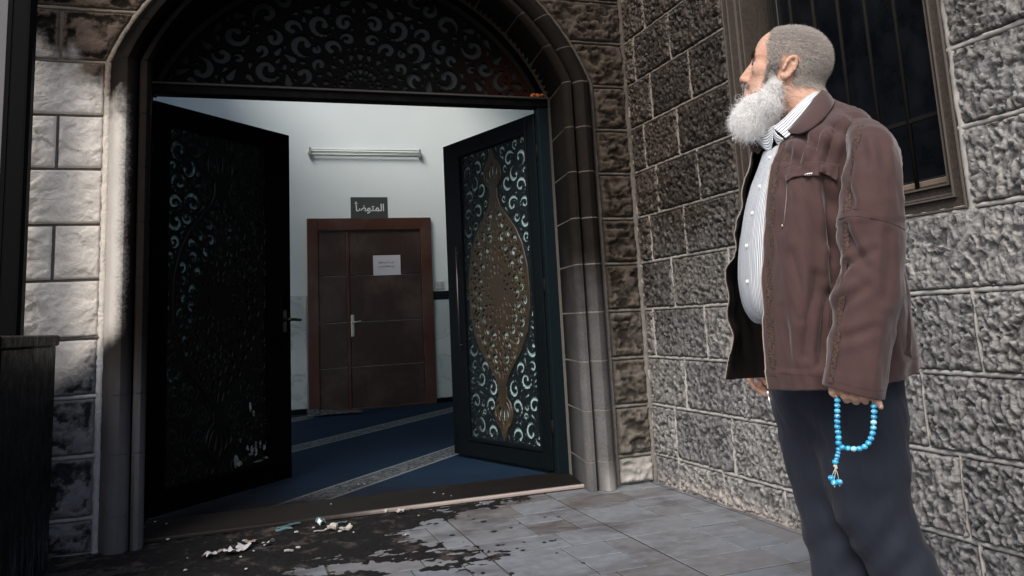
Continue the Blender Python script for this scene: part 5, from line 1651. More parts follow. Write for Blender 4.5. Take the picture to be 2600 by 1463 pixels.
strands('cheek_hair', bv[i] - bn[i] * .003, curly(bn[i] * .25 + np.array([(-.2, 0, -.85)]) + nrng.normal(0, .22, (len(i), 3)), .014, .002, 6), 6, .00036, M_GREYB, be)
i = nrng.choice(np.flatnonzero(bv[:, 2] < 1.57), 1500)
dirs = bn[i] * .8 + np.array([(-.2, 0, -.4)]) + nrng.normal(0, .45, (len(i), 3))
strands('loose_hair', bv[i] - bn[i] * .003, curly(dirs, .028, .008, 9), 9, .00026, M_BEARD, be)

# ------------------------------------------------------------------ jacket
def mat_jacket():
    B = MB('brown_jacket_mat', rough=.85, spec=.12)
    n = B.noise(B.objco(), 7, 5, .6); n2 = B.noise(B.objco(), 420, 2, .5); st = B.noise(B.scale(B.objco(), (1, 1, .3)), 30, 4, .6)
    c = B.mix(n, (.053, .0315, .0305), (.072, .043, .0415)); c = B.mul(.35, c, B.ramp(st, [(.35, (.75, .75, .75)), (.65, (1.1, 1.1, 1.1))]))
    cr = B.m('ABSOLUTE', B.m('SUBTRACT', B.noise(B.scale(B.objco(), (1, 1, .38)), 15, 3, .55, .9), .5))
    cr = B.step(.0, .10, cr)
    B.base(c); B.bump(B.m('ADD', B.m('ADD', B.m('MULTIPLY', n2, .25), B.m('MULTIPLY', st, .8)), B.m('MULTIPLY', cr, .15)), .30, .0028)
    B.b.inputs['Sheen Weight'].default_value = .25; B.b.inputs['Sheen Roughness'].default_value = .4
    return B.mat
M_JKT = mat_jacket()
M_LIN = MB('lining_mat', rough=.6, spec=.3, color=(.012, .009, .010)).mat
def mat_knit():
    B = MB('knit_mat', rough=.85, spec=.2)
    co = B.objco(); sx = B.sep(co)
    w = B.m('SINE', B.m('MULTIPLY', sx[2], 1250))
    n = B.noise(B.scale(co, (1, 1, 1.6)), 190, 3, .6)
    c = B.mix(B.step(-.35, .9, B.m('ADD', B.m('MULTIPLY', w, .0), B.m('MULTIPLY', B.m('SUBTRACT', n, .45), 5.0))), (.034, .021, .019), (.085, .058, .047))
    B.base(c); B.bump(n, .3, .002); return B.mat
M_KNIT = mat_knit()
M_SEAM = MB('seam_mat', rough=.7, color=(.040, .022, .022)).mat
M_ZIP = MB('zip_metal_mat', rough=.4, metal=.5, color=(.40, .35, .30)).mat
JR = [
 [(-0.0475, -0.095, 1.4242), (-0.0107, -0.125, 1.4247), (0.0346, -0.11, 1.454), (0.063, -0.05, 1.494), (0.0728, 0.02, 1.5278), (0.0453, 0.09, 1.5484), (-0.0301, 0.12, 1.5211), (-0.0963, 0.08, 1.4655), (-0.1333, 0.035, 1.4265)],
 [(-0.0721, -0.125, 1.3721), (-0.0096, -0.19, 1.3671), (0.0759, -0.2, 1.4081), (0.1343, -0.12, 1.4403), (0.1392, 0.02, 1.4761), (0.0713, 0.15, 1.5047), (-0.0372, 0.24, 1.4914), (-0.1246, 0.15, 1.4392), (-0.1459, 0.03, 1.3879)],
 [(-0.0935, -0.15, 1.3119), (-0.0176, -0.225, 1.2975), (0.0698, -0.215, 1.3136), (0.1516, -0.15, 1.3336), (0.1887, 0.03, 1.3696), (0.142, 0.2, 1.3933), (-0.0157, 0.27, 1.3883), (-0.1338, 0.19, 1.372), (-0.1594, 0.03, 1.3427)],
 [(-0.1108, -0.17, 1.2067), (-0.0295, -0.25, 1.1918), (0.0525, -0.212, 1.1908), (0.1485, -0.165, 1.2004), (0.1926, 0.03, 1.2264), (0.1362, 0.22, 1.2411), (-0.0299, 0.28, 1.2512), (-0.1584, 0.21, 1.2447), (-0.1949, 0.05, 1.2147)],
 [(-0.1283, -0.185, 1.0813), (-0.0448, -0.265, 1.071), (0.0376, -0.222, 1.0687), (0.1416, -0.17, 1.068), (0.1893, 0.03, 1.079), (0.1293, 0.22, 1.0888), (-0.0461, 0.28, 1.092), (-0.1886, 0.21, 1.0992), (-0.2356, 0.07, 1.0889)],
 [(-0.1362, -0.188, 0.9789), (-0.0545, -0.268, 0.9742), (0.0252, -0.232, 0.9697), (0.1403, -0.17, 0.9694), (0.194, 0.03, 0.9731), (0.1266, 0.23, 0.9709), (-0.0587, 0.28, 0.9687), (-0.2001, 0.21, 0.9767), (-0.2408, 0.085, 0.991)],
 [(-0.1419, -0.188, 0.8825), (-0.0623, -0.266, 0.882), (0.0154, -0.245, 0.88), (0.1386, -0.172, 0.8839), (0.1998, 0.03, 0.8862), (0.1258, 0.23, 0.8754), (-0.0583, 0.28, 0.8687), (-0.2062, 0.21, 0.8775), (-0.2478, 0.085, 0.8908)],
 [(-0.1406, -0.186, 0.8052), (-0.0648, -0.26, 0.8092), (0.0095, -0.252, 0.8104), (0.1278, -0.172, 0.8179), (0.1986, 0.03, 0.831), (0.1286, 0.23, 0.8124), (-0.0603, 0.28, 0.7973), (-0.2091, 0.21, 0.8012), (-0.2659, 0.085, 0.8066)]]
NRJ, NCJ = 110, 150
JP = loft(JR, NRJ, NCJ)
nrm = grid_normals(JP)
ctr = JP.mean(axis=1, keepdims=True)
nrm *= np.sign(((JP - ctr) * nrm).sum(-1).mean())
R_, C_ = np.meshgrid(np.linspace(0, 1, NRJ), np.linspace(0, 1, NCJ), indexing='ij')
a_, b_, z_ = JP[..., 0], JP[..., 1], JP[..., 2]
# hanging folds, drag lines from the shoulder, hem
fold = .0070 * fbm(a_ * 26 + z_ * 5, b_ * 20, z_ * 2.4, 51, 3) + .0045 * fbm(a_ * 55 + z_ * 16, b_ * 50, z_ * 5, 52, 2)
drag = .0085 * np.sin((a_ * 1.0 + z_ * .55) * 95 + 2 * vnoise(a_ * 9, z_ * 9, 0, 5)) * sstep(.02, .12, R_) * (1 - sstep(.12, .42, R_)) * (1 - sstep(.30, .42, C_)) * sstep(.02, .10, C_)
hem = .0035 * np.sin(C_ * 90) * sstep(.93, .97, R_) * .5 + .003 * (sstep(.905, .915, R_))
under = .009 * np.sin((a_ * .5 + z_) * 60 + 3 * vnoise(a_ * 8, z_ * 8, 2, 6)) * np.exp(-((C_ - .24) / .05) ** 2) * sstep(.25, .45, R_)
JP = JP + nrm * (fold * sstep(0, .12, R_) + drag + hem + under)[..., None]
# the open far edge and the near edge ripple a little
JP[..., 0] += (.0045 * np.sin(JP[..., 2] * 55 + 1.0) + .003 * np.sin(JP[..., 2] * 23)) * (sstep(.90, 1.0, C_)) * sstep(.1, .3, R_)
crs = np.clip(1 - np.abs(fbm(a_ * 20 + z_ * 5, b_ * 16, z_ * 4.5, 57, 3)) * 4, 0, 1) ** 2
JP = JP + nrm * (.0025 * crs * sstep(.05, .2, R_) * (1 - sstep(.88, .93, R_)) * sstep(.06, .12, C_))[..., None]
def crease(P, segs):
    d_ = np.zeros(P.shape[:2])
    for pts, w_c, dep in segs:
        Q = crom(pts, 70)
        best = np.full(P.shape[:2], 9.0); tt = np.zeros(P.shape[:2])
        for k_, q_ in enumerate(Q):
            r_ = np.hypot(P[..., 0] - q_[0], P[..., 2] - q_[2]); tt = np.where(r_ < best, k_ / 69, tt); best = np.minimum(best, r_)
        env = np.sin(np.clip(tt, .06, .94) * PI) ** .5
        d_ += env * dep * (-np.exp(-(best / w_c) ** 2) + .55 * np.exp(-((best - 2.0 * w_c) / (1.1 * w_c)) ** 2))
    return d_
JC = [([(0.03, -0.22, 1.2874), (0.0337, -0.22, 1.2239), (0.0311, -0.22, 1.1507), (0.0213, -0.22, 1.0429)], .0085, .020), ([(0.0205, -0.22, 1.2791), (0.0216, -0.22, 1.2066), (0.0173, -0.22, 1.1336)], .007, .010),
      ([(0.0055, -0.2, 1.3903), (-0.0084, -0.2, 1.3584), (-0.0206, -0.2, 1.3263)], .007, .008), ([(0.0349, -0.2, 1.401), (0.0206, -0.2, 1.3645), (0.0062, -0.2, 1.328)], .007, .010), ([(0.0687, -0.2, 1.4062), (0.0539, -0.2, 1.3652), (0.0371, -0.2, 1.3216)], .008, .012),
      ([(-0.028, -0.2, 1.3772), (-0.0399, -0.2, 1.3478), (-0.0508, -0.2, 1.3106)], .006, .006), ([(-0.0138, -0.25, 1.0623), (-0.033, -0.25, 0.9746), (-0.0503, -0.25, 0.8876)], .010, .009), ([(-0.0524, -0.25, 1.119), (-0.0477, -0.25, 1.0466), (-0.0473, -0.25, 0.9665)], .009, .007),
      ([(0.0059, -0.25, 1.0255), (-0.0106, -0.25, 0.9472), (-0.0254, -0.25, 0.8694)], .009, .010), ([(-0.0884, -0.22, 0.9951), (-0.0826, -0.22, 0.9316), (-0.0845, -0.22, 0.8604)], .008, .005)]
JP = JP + nrm * (crease(JP, JC) * (C_ < .42))[..., None]
me = raw_mesh('jacket', JP.reshape(-1, 3), grid_faces(NRJ, NCJ))
jk = link_mesh('jacket', me, M_JKT, MAN); me.materials.append(M_LIN)
md = jk.modifiers.new('thickness', 'SOLIDIFY'); md.thickness = .004; md.offset = 1.0; md.material_offset = 1; md.use_rim = True; md.material_offset_rim = 0
jn = np.zeros(len(me.polygons) * 3, np.float32); me.polygons.foreach_get('normal', jn); jn = jn.reshape(-1, 3)
pc = np.zeros(len(me.polygons) * 3, np.float32); me.polygons.foreach_get('center', pc); pc = pc.reshape(-1, 3)
cc = np.array([.0, .0, 0]); out = (((pc - pc.mean(0)) * np.array([1, 1, 0])) * jn).sum()
if out < 0: me.flip_normals()
me.update()

SR = [  # left silhouette, right silhouette, half depth
 ((0.0998, -0.06, 1.4376), (0.142, -0.06, 1.438), .02), ((0.1052, -0.12, 1.4344), (0.1544, -0.12, 1.4297), .035), ((0.1033, -0.175, 1.4153), (0.1676, -0.175, 1.4049), .050), ((0.0964, -0.21, 1.392), (0.1785, -0.21, 1.3721), .070), ((0.0881, -0.235, 1.3528), (0.1891, -0.235, 1.3294), .082), ((0.0738, -0.255, 1.295), (0.1891, -0.255, 1.2794), .088),
 ((0.0606, -0.27, 1.2292), (0.1839, -0.27, 1.2169), .086), ((0.0486, -0.28, 1.1801), (0.18, -0.28, 1.1631), .086), ((0.0444, -0.285, 1.1342), (0.1762, -0.285, 1.1209), .084), ((0.0381, -0.29, 1.0836), (0.1695, -0.29, 1.0726), .083),
 ((0.024, -0.297, 1.0281), (0.1643, -0.297, 1.0196), .083), ((0.0124, -0.303, 0.9731), (0.1441, -0.303, 0.9616), .079), ((0.0005, -0.31, 0.9213), (0.1264, -0.31, 0.9056), .075), ((-0.011, -0.316, 0.8733), (0.112, -0.316, 0.8493), .070), ((-0.0205, -0.32, 0.8356), (0.0987, -0.32, 0.8015), .064), ((-0.0203, -0.32, 0.8307), (0.0958, -0.32, 0.7959), .062),
 ((-0.0167, -0.32, 0.8339), (0.0931, -0.32, 0.7991), .058), ((-0.01, -0.32, 0.8528), (0.0999, -0.32, 0.8256), .055)]
n_r, n_c = 130, 64
L_ = crom([s[0] for s in SR], n_r); R2 = crom([s[1] for s in SR], n_r); D_ = crom(np.array([[s[2]] for s in SR]), n_r)[:, 0]
th = np.linspace(0, 2 * PI, n_c, endpoint=False)
SP = ((L_ + R2) / 2)[:, None, :] + np.cos(th)[None, :, None] * ((R2 - L_) / 2)[:, None, :] + np.sin(th)[None, :, None] * D_[:, None, None] * np.array([0, 1.0, 0])
SP = np.concatenate([SP, SP[:, :1]], 1)
sn = grid_normals(SP); sc_ = SP.mean(axis=1, keepdims=True); sn *= np.sign(((SP - sc_) * sn).sum(-1).mean())
q = np.linspace(0, 1, n_r)[:, None]; a_, b_, z_ = SP[..., 0], SP[..., 1], SP[..., 2]
body_ = sstep(.05, .2, q) * (1 - sstep(.84, .9, q))
zel = float(np.array((0.1057, -0.28, 1.1662))[2])
f = .0050 * fbm(a_ * 24 - z_ * 6, b_ * 20, z_ * 4, 61, 3) * body_ + .0026 * fbm(a_ * 60, b_ * 50, z_ * 14, 62, 2) * body_
front_ = np.clip(-np.cos(np.append(th, 0.0))[None, :], 0, 1)
f = f + .0075 * np.sin((z_ - a_ * .55) * 70 + 2.5 * vnoise(a_ * 10, z_ * 6, 0, 63)) * np.exp(-((z_ - (zel - .12)) / .12) ** 2) * (.25 + .75 * front_) * body_
f = f + .0045 * np.sin((z_ + a_ * .8) * 48 + 2 * vnoise(a_ * 9, z_ * 7, 3, 64)) * np.exp(-((z_ - (zel + .17)) / .08) ** 2) * (.3 + .7 * front_) * body_
f = f + .0030 * (z_ > zel) * sstep(.1, .3, q)                                    # upper sleeve laps over the lower one
f = f + .0015 * sstep(.775, .785, q) * (1 - sstep(.86, .88, q))                 # cuff hem
crs = np.clip(1 - np.abs(fbm(a_ * 18 - z_ * 7, b_ * 15, z_ * 7, 67, 3)) * 4, 0, 1) ** 2
f = f + .0022 * crs * body_
SCR = [([(0.0564, -0.3, 1.1644), (0.0666, -0.3, 1.1244), (0.0883, -0.3, 1.0745)], .009, .010), ([(0.0393, -0.3, 1.0658), (0.0637, -0.3, 1.0831), (0.1098, -0.3, 1.1037)], .008, .008), ([(0.027, -0.3, 0.9808), (0.0489, -0.3, 1.0052), (0.0866, -0.3, 1.0302)], .009, .009), ([(0.0718, -0.28, 1.2581), (0.0794, -0.28, 1.2217), (0.0836, -0.28, 1.1858)], .008, .007),
       ([(0.1127, -0.25, 1.3672), (0.1169, -0.25, 1.33), (0.1169, -0.25, 1.2846)], .008, .006), ([(0.1494, -0.25, 1.3626), (0.1501, -0.25, 1.317), (0.1483, -0.25, 1.2721)], .008, .006), ([(0.1409, -0.3, 1.1356), (0.1348, -0.3, 1.0678), (0.1179, -0.3, 1.0013)], .010, .007), ([(0.0143, -0.3, 0.922), (0.047, -0.3, 0.9291), (0.092, -0.3, 0.9439)], .009, .006)]
f = f + crease(SP, SCR) * (SP[..., 1] < sc_[..., 1])
SP = SP + sn * f[..., None]
me2 = raw_mesh('sleeve', SP.reshape(-1, 3), grid_faces(n_r, n_c + 1))
link_mesh('sleeve', me2, M_JKT, jk)
# far sleeve, seen only past the open front
G = Geo(); G.tube(crom([SHF + np.array((0, .02, 0)), (SHF + ELF) / 2 + np.array((.01, .03, 0)), ELF + np.array((0, .02, 0)), (ELF + WRF) / 2 + np.array((.02, .03, 0)), WRF + np.array((.03, .02, .03))], 24), .07, 16); G.obj('sleeve', M_JKT, jk, True)

# things sewn on the jacket are laid on its surface by casting along b
def bvh_of(*meshes):
    V = []; F = []
    for m_ in meshes:
        o_ = len(V); V += [tuple(v.co) for v in m_.vertices]; F += [[i + o_ for i in p.vertices] for p in m_.polygons]
    return BVHTree.FromPolygons(V, F)
TJ, TS = bvh_of(me), bvh_of(me2)
def on(tree, pts, n, lift=.001, back=False):
    P = crom(pts, n) if len(pts) > 2 else np.array([np.array(pts[0]) + (np.array(pts[1]) - np.array(pts[0])) * t for t in np.linspace(0, 1, n)])
    H = []; N = []
    for p in P:
        h = tree.ray_cast(Vector((p[0], -.9, p[2])), Vector((0, 1, 0)))
        if h[0] is None: continue
        nn_ = h[1] if h[1].y < 0 else -h[1]
        H.append(np.array(h[0] + nn_ * (lift + (.004 if tree is TJ else 0)))); N.append(np.array(nn_))
    return np.array(H), np.array(N)
def seam(name, tree, pts, parent, r=.0009, mat=None, n=40, lift=-.0001):
    H, N = on(tree, pts, n, lift)
    if len(H) > 2: return Geo().tube(H, r, 5).obj(name, mat or M_SEAM, parent, True)
def ribbon(name, tree, pts, width, parent, mat, n=60, lift=.0006, side=0.0, m=5, thick=.0012):
    H, N = on(tree, pts, n, lift)
    T = np.gradient(H, axis=0); T /= np.linalg.norm(T, axis=1, keepdims=True) + 1e-9
    S = np.cross(T, N); S /= np.linalg.norm(S, axis=1, keepdims=True) + 1e-9
    w = np.broadcast_to(np.asarray(width, float), (len(H),))
    V = []
    for j in range(m):
        u = j / (m - 1) - .5 + side
        Q = H + S * (u * w)[:, None]
        if tree is not None:
            for i_ in range(len(Q)):
                h = tree.ray_cast(Vector((Q[i_][0], -.9, Q[i_][2])), Vector((0, 1, 0)))
                if h[0] is not None and abs(h[0].y - Q[i_][1]) < .03:
                    nn_ = h[1] if h[1].y < 0 else -h[1]
                    Q[i_] = np.array(h[0] + nn_ * (lift + (.004 if tree is TJ else 0)))
        V.append(Q)
    V = np.stack(V, 1)
    for _ in range(4): V[1:-1] = (V[:-2] + 2 * V[1:-1] + V[2:]) / 4
    V2 = V - N[:, None, :] * thick
    n_, m_ = V.shape[:2]
    F = grid_faces(n_, m_)
    return link_mesh(name, raw_mesh(name, V.reshape(-1, 3), F), mat, parent)
# knit band down the near front edge
near_edge = [(-0.0464, -0.09, 1.4179), (-0.069, -0.13, 1.3629), (-0.0898, -0.15, 1.3115), (-0.1018, -0.16, 1.2584), (-0.1081, -0.17, 1.2065), (-0.1259, -0.18, 1.0813), (-0.134, -0.18, 0.9787), (-0.1388, -0.18, 0.882), (-0.1372, -0.18, 0.8064)]
ribbon('knit_band', TJ, [(p[0] + .0195, p[1], p[2]) for p in near_edge], .024, jk, M_KNIT, 90)
# zip teeth: a tape with beads, both edges
def zipper(pts, parent, n=150, name='zipper'):
    P = crom(pts, n); g = Geo(); g.tube(P, .0014, 5)
    for p in P[::1]: g.sphere(p, (.0022, .0022, .0014), 5, 4)
    return g.obj(name, M_ZIP, parent, True)
E0 = JP[3:-1, 0]; zipper(E0 + np.array([(-.003, -.004, 0)]), jk)
E1 = JP[6:-1, -1]; zipper(E1 + np.array([(-.003, -.003, 0)]), jk)
# zip pull hanging below the hem
zp = JP[-1, 0]
g = Geo(); g.sphere(zp + np.array((-.004, -.002, -.008)), (.0045, .004, .007), 8, 6); g.tube([zp + np.array((-.003, -.003, -.014)), zp + np.array((-.001, -.004, -.036))], [.0022, .0034], 6); g.obj('zip_pull', MB('silver_mat', rough=.25, metal=.9, color=(.75, .75, .74)).mat, jk, True)
# chest: yoke seam, pocket flap, upright pocket zip, small oval badge
seam('seam', TJ, [(-0.0564, -0.2, 1.3266), (-0.0383, -0.2, 1.3283), (0.0061, -0.22, 1.3248), (0.0316, -0.22, 1.3191), (0.0637, -0.22, 1.3126)], jk)
def flap(A, Bp, n=40, m=14, drop=.010):
    A_, B_ = crom(A, n), crom(Bp, n); P = np.zeros((n, m, 3))
    for i_ in range(n):
        for j_ in range(m):
            t = j_ / (m - 1); p = A_[i_] * (1 - t) + B_[i_] * t
            h = TJ.ray_cast(Vector((p[0], -.9, p[2])), Vector((0, 1, 0)))
            y_ = h[0].y if h[0] is not None else p[1]
            P[i_, j_] = (p[0], y_ - .0050 - drop * t ** 1.6 * (.75 + .25 * math.sin(i_ * .5)), p[2])
    # even out the folds under the flap
    for _ in range(3): P[1:-1, :, 1] = (P[:-2, :, 1] + 2 * P[1:-1, :, 1] + P[2:, :, 1]) / 4
    o_ = link_mesh('pocket_flap', raw_mesh('pocket_flap', P.reshape(-1, 3), grid_faces(n, m)), M_JKT, jk)
    md_ = o_.modifiers.new('thickness', 'SOLIDIFY'); md_.thickness = .0025; md_.offset = 0
    return P
FL1 = flap([(-0.0548, -0.2, 1.3245), (-0.0339, -0.2, 1.3269), (-0.0071, -0.2, 1.3277), (0.0233, -0.2, 1.3232)], [(-0.0531, -0.2, 1.2879), (-0.0381, -0.2, 1.2948), (-0.0114, -0.2, 1.2948), (0.0196, -0.2, 1.2877)])
FL2 = flap([(0.0261, -0.2, 1.3248), (0.0448, -0.2, 1.3198), (0.0659, -0.2, 1.3146)], [(0.0214, -0.2, 1.2969), (0.0389, -0.2, 1.2884), (0.0564, -0.2, 1.2743)], 30, 12, .014)
seam('pocket_zip', TJ, [(-0.0487, -0.2, 1.2874), (-0.0547, -0.2, 1.2537), (-0.0661, -0.2, 1.1838)], jk, .0019, MB('dark_zip_mat', rough=.4, metal=.5, color=(.10, .085, .08)).mat)
seam('seam', TJ, [(-0.0451, -0.2, 1.287), (-0.0512, -0.2, 1.2534), (-0.0626, -0.2, 1.1835)], jk, .0010)
H = [None, FL1[31, 12] + np.array((0, -.003, 0))]
g = Geo(); g.sphere((0, 0, 0), (.0145, .0020, .0042), 14, 6); g.obj('badge', MB('badge_mat', rough=.3, metal=.7, color=(.30, .26, .27)).mat, jk, True, loc=tuple(H[1]))
g = Geo(); [g.box(-.009 + k * .0045, -.0065 + k * .0045, -.0026, -.0005, -.0018, .0018) for k in range(4)]; g.obj('badge_mark', M_SEAM, jk, False, loc=tuple(H[1]))
H, N = on(TJ, [(-0.067, -0.2, 1.1839), (-0.0674, -0.2, 1.1802)], 3, .002); Geo().sphere(tuple(H[1]), (.0028, .0028, .004), 8, 6).obj('zip_stop', M_ZIP, jk, True)
# hem stitching, side pocket seam, armhole and sleeve seams
seam('seam', TJ, [(-0.1084, -0.2, 0.8471), (-0.0695, -0.2, 0.8443), (-0.0183, -0.2, 0.843)], jk, .0007)
seam('seam', TJ, [(0.0111, -0.2, 1.0576), (0.0091, -0.2, 0.9898), (0.0042, -0.2, 0.9273)], jk, .0016)
seam('seam', TJ, [(0.0552, -0.2, 1.3936), (0.0754, -0.2, 1.4196), (0.0952, -0.2, 1.4265)], jk, .0007)
seam('seam', TS, [(0.1083, -0.2, 1.4038), (0.1226, -0.2, 1.4019), (0.1425, -0.2, 1.3899)], jk, .0008)
seam('seam', TS, [(0.049, -0.3, 1.1791), (0.0782, -0.3, 1.1791), (0.1133, -0.3, 1.1707), (0.1475, -0.3, 1.159), (0.1787, -0.3, 1.146)], jk, .0009)
seam('seam', TS, [(0.0547, -0.3, 1.1944), (0.0799, -0.3, 1.1947), (0.1074, -0.3, 1.1895)], jk, .0006)
seam('seam', TS, [(-0.004, -0.3, 0.8402), (0.0285, -0.3, 0.8312), (0.0665, -0.3, 0.8204), (0.0968, -0.3, 0.8149)], jk, .0007)
ribbon('knit_band', TS, [(0.1203, -0.2, 1.389), (0.1032, -0.25, 1.3409), (0.089, -0.27, 1.2847), (0.0766, -0.28, 1.2264), (0.0662, -0.29, 1.1776), (0.0584, -0.3, 1.1077), (0.0488, -0.3, 1.0566), (0.036, -0.3, 0.9974), (0.0216, -0.3, 0.9302), (0.009, -0.3, 0.8801), (-0.0031, -0.3, 0.8335)], .015, jk, M_KNIT, 60, lift=.0018)
ribbon('knit_panel', TJ, [(0.1819, -0.05, 0.9875), (0.1733, -0.05, 0.943), (0.1656, -0.05, 0.9061), (0.159, -0.05, 0.8711)], [.004 + .050 * t for t in np.linspace(0, 1, 30)], jk, M_KNIT, 30, lift=.001, side=.0)

# collar of the jacket, turned down, and the shirt collar inside it
def sheet(name, A, Bp, n, m, mat, parent, bulge=.004, thick=.0025, bdir=(0, -1, .35)):
    A_, B_ = crom(A, n), crom(Bp, n)
    t = np.linspace(0, 1, m)[None, :, None]
    P = A_[:, None, :] * (1 - t) + B_[:, None, :] * t + np.sin(t * PI) * bulge * np.array(bdir)
    me_ = raw_mesh(name, P.reshape(-1, 3), grid_faces(n, m))
    o_ = link_mesh(name, me_, mat, parent)
    md_ = o_.modifiers.new('thickness', 'SOLIDIFY'); md_.thickness = thick; md_.offset = 0
    return o_
sheet('collar', [(-0.044, -0.105, 1.4269), (-0.0195, -0.105, 1.4542), (0.0079, -0.088, 1.4869), (0.0295, -0.062, 1.5167), (0.0491, -0.02, 1.5429), (0.0529, 0.03, 1.5612)],
      [(-0.0381, -0.12, 1.4232), (-0.0122, -0.175, 1.4071), (0.0168, -0.185, 1.416), (0.0465, -0.15, 1.4438), (0.0688, -0.095, 1.4809), (0.0781, -0.03, 1.51)], 40, 12, M_JKT, jk, .010)
sheet('collar', [(-0.0969, 0.03, 1.4276), (-0.1119, 0.06, 1.4526), (-0.1167, 0.1, 1.4856)], [(-0.1241, 0.02, 1.4031), (-0.1436, 0.045, 1.4251), (-0.1504, 0.1, 1.4673)], 14, 6, M_JKT, jk, .006)

def mat_stripe(kind):
    B = MB('striped_shirt_mat_' + kind, rough=.7, spec=.25)
    u = B.attr('across')
    n = B.noise(B.objco(), 12, 4, .6)
    s = B.m('FRACT', u); s2 = B.m('FRACT', B.m('MULTIPLY', u, .5))
    line = B.m('SUBTRACT', 1.0, B.m('MULTIPLY', B.step(.13, .20, B.m('ABSOLUTE', B.m('SUBTRACT', s, .5))), 1.0))
    thin = B.m('SUBTRACT', 1.0, B.step(.035, .06, B.m('ABSOLUTE', B.m('SUBTRACT', s2, .98))))
    w = B.mix(n, (.66, .70, .74), (.77, .80, .83))
    c = B.mix(line, w, (.06, .07, .09)); c = B.mix(thin, c, (.30, .33, .38))
    B.base(c); B.bump(n, .15, .003); return B.mat
M_SHIRT = mat_stripe('body')
SHR = [[(-0.09, 0.1, 1.435), (-0.1108, 0.03, 1.4109), (-0.0864, -0.06, 1.3995), (-0.0575, -0.1, 1.4072), (-0.0143, -0.13, 1.4062)],
       [(-0.1057, 0.13, 1.3995), (-0.1253, 0.03, 1.3768), (-0.1026, -0.08, 1.3598), (-0.0706, -0.125, 1.3589), (-0.0191, -0.15, 1.3537)],
       [(-0.1218, 0.15, 1.3569), (-0.1422, 0.03, 1.3398), (-0.1172, -0.09, 1.3221), (-0.0835, -0.145, 1.3115), (-0.0238, -0.17, 1.3024)],
       [(-0.1433, 0.17, 1.2813), (-0.1702, 0.025, 1.2668), (-0.1425, -0.1, 1.2514), (-0.0988, -0.16, 1.2415), (-0.0304, -0.18, 1.2346)],
       [(-0.1641, 0.18, 1.1837), (-0.1928, 0.02, 1.1737), (-0.1616, -0.11, 1.1632), (-0.1111, -0.172, 1.1547), (-0.0388, -0.19, 1.1494)],
       [(-0.1777, 0.18, 1.0863), (-0.2054, 0.02, 1.0812), (-0.1726, -0.11, 1.0761), (-0.1226, -0.175, 1.0718), (-0.0472, -0.19, 1.0663)],
       [(-0.1813, 0.18, 1.0256), (-0.2046, 0.02, 1.0239), (-0.173, -0.11, 1.0214), (-0.1261, -0.172, 1.0184), (-0.0525, -0.185, 1.016)],
       [(-0.1752, 0.16, 0.9837), (-0.1951, 0.02, 0.9852), (-0.1688, -0.09, 0.9821), (-0.1294, -0.15, 0.9799), (-0.0566, -0.17, 0.9793)],
       [(-0.1584, 0.13, 0.9629), (-0.1761, 0.02, 0.9627), (-0.1577, -0.06, 0.9615), (-0.1286, -0.115, 0.9622), (-0.0593, -0.13, 0.963)],
       [(-0.1313, 0.1, 0.959), (-0.142, 0.02, 0.956), (-0.1342, -0.03, 0.9558), (-0.117, -0.08, 0.9571), (-0.061, -0.09, 0.9566)]]
nr, nc = 90, 70
SHP = loft(SHR, nr, nc)
a_, b_, z_ = SHP[..., 0], SHP[..., 1], SHP[..., 2]
q = np.linspace(0, 1, nr)[:, None]; cc_ = np.linspace(0, 1, nc)[None, :]
sn = grid_normals(SHP); sn *= np.sign((sn * np.array([-1, -.3, 0])).sum(-1).mean())
SHP = SHP + sn * (.0022 * fbm(a_ * 40, b_ * 40, z_ * 9, 71, 3) + .004 * np.sin(cc_ * 60 + 2 * vnoise(a_ * 20, z_ * 8)) * sstep(.80, .92, q))[..., None]
me = raw_mesh('shirt', SHP.reshape(-1, 3), grid_faces(nr, nc))
w_ = np.concatenate([np.zeros((nr, 1)), np.cumsum(np.linalg.norm(np.diff(SHP, axis=1), axis=-1), axis=1)], 1)
w0 = w_[45:46] / w_[45:46, -1:]
set_attr(me, 'across', (w0 + 0 * w_) * w_[45, -1] / .0064 + .35 * fbm(a_ * 14, b_ * 14, z_ * 8, 72, 2))
sh = link_mesh('shirt', me, M_SHIRT, MAN)
# placket with buttons
TSH = bvh_of(me)
M_BTN = MB('button_mat', rough=.25, color=(.75, .78, .80)).mat
for (p, nx_) in (((-0.089, -0.08, 1.3705), 0), ((-0.1203, -0.08, 1.2972), 0), ((-0.144, -0.08, 1.2314), 0), ((-0.1661, -0.08, 1.1515), 0), ((-0.1716, -0.08, 1.062), 0)):
    h = TSH.ray_cast(Vector((p[0], -.9, p[2])), Vector((0, 1, 0)))
    if h[0] is not None:
        nn_ = h[1] if h[1].y < 0 else -h[1]
        Geo().sphere(tuple(h[0] + nn_ * .001), (.0050, .0036, .0052), 12, 6).obj('button', M_BTN, sh, True)
def striped_sheet(name, A, Bp, n, m, parent, per=.0062, bulge=.003, along=True, bdir=(0, -1, .3)):
    o_ = sheet(name, A, Bp, n, m, M_SHIRT, parent, bulge, .002, bdir)
    v = np.zeros((n, m)) + (np.linspace(0, 1, m)[None, :] if along else np.linspace(0, 1, n)[:, None])
    wd = np.linalg.norm(np.array(crom(A, n)) - np.array(crom(Bp, n)), axis=1).mean() if along else np.linalg.norm(np.array(A[-1]) - np.array(A[0]))
    set_attr(o_.data, 'across', v * wd / per)
    return o_
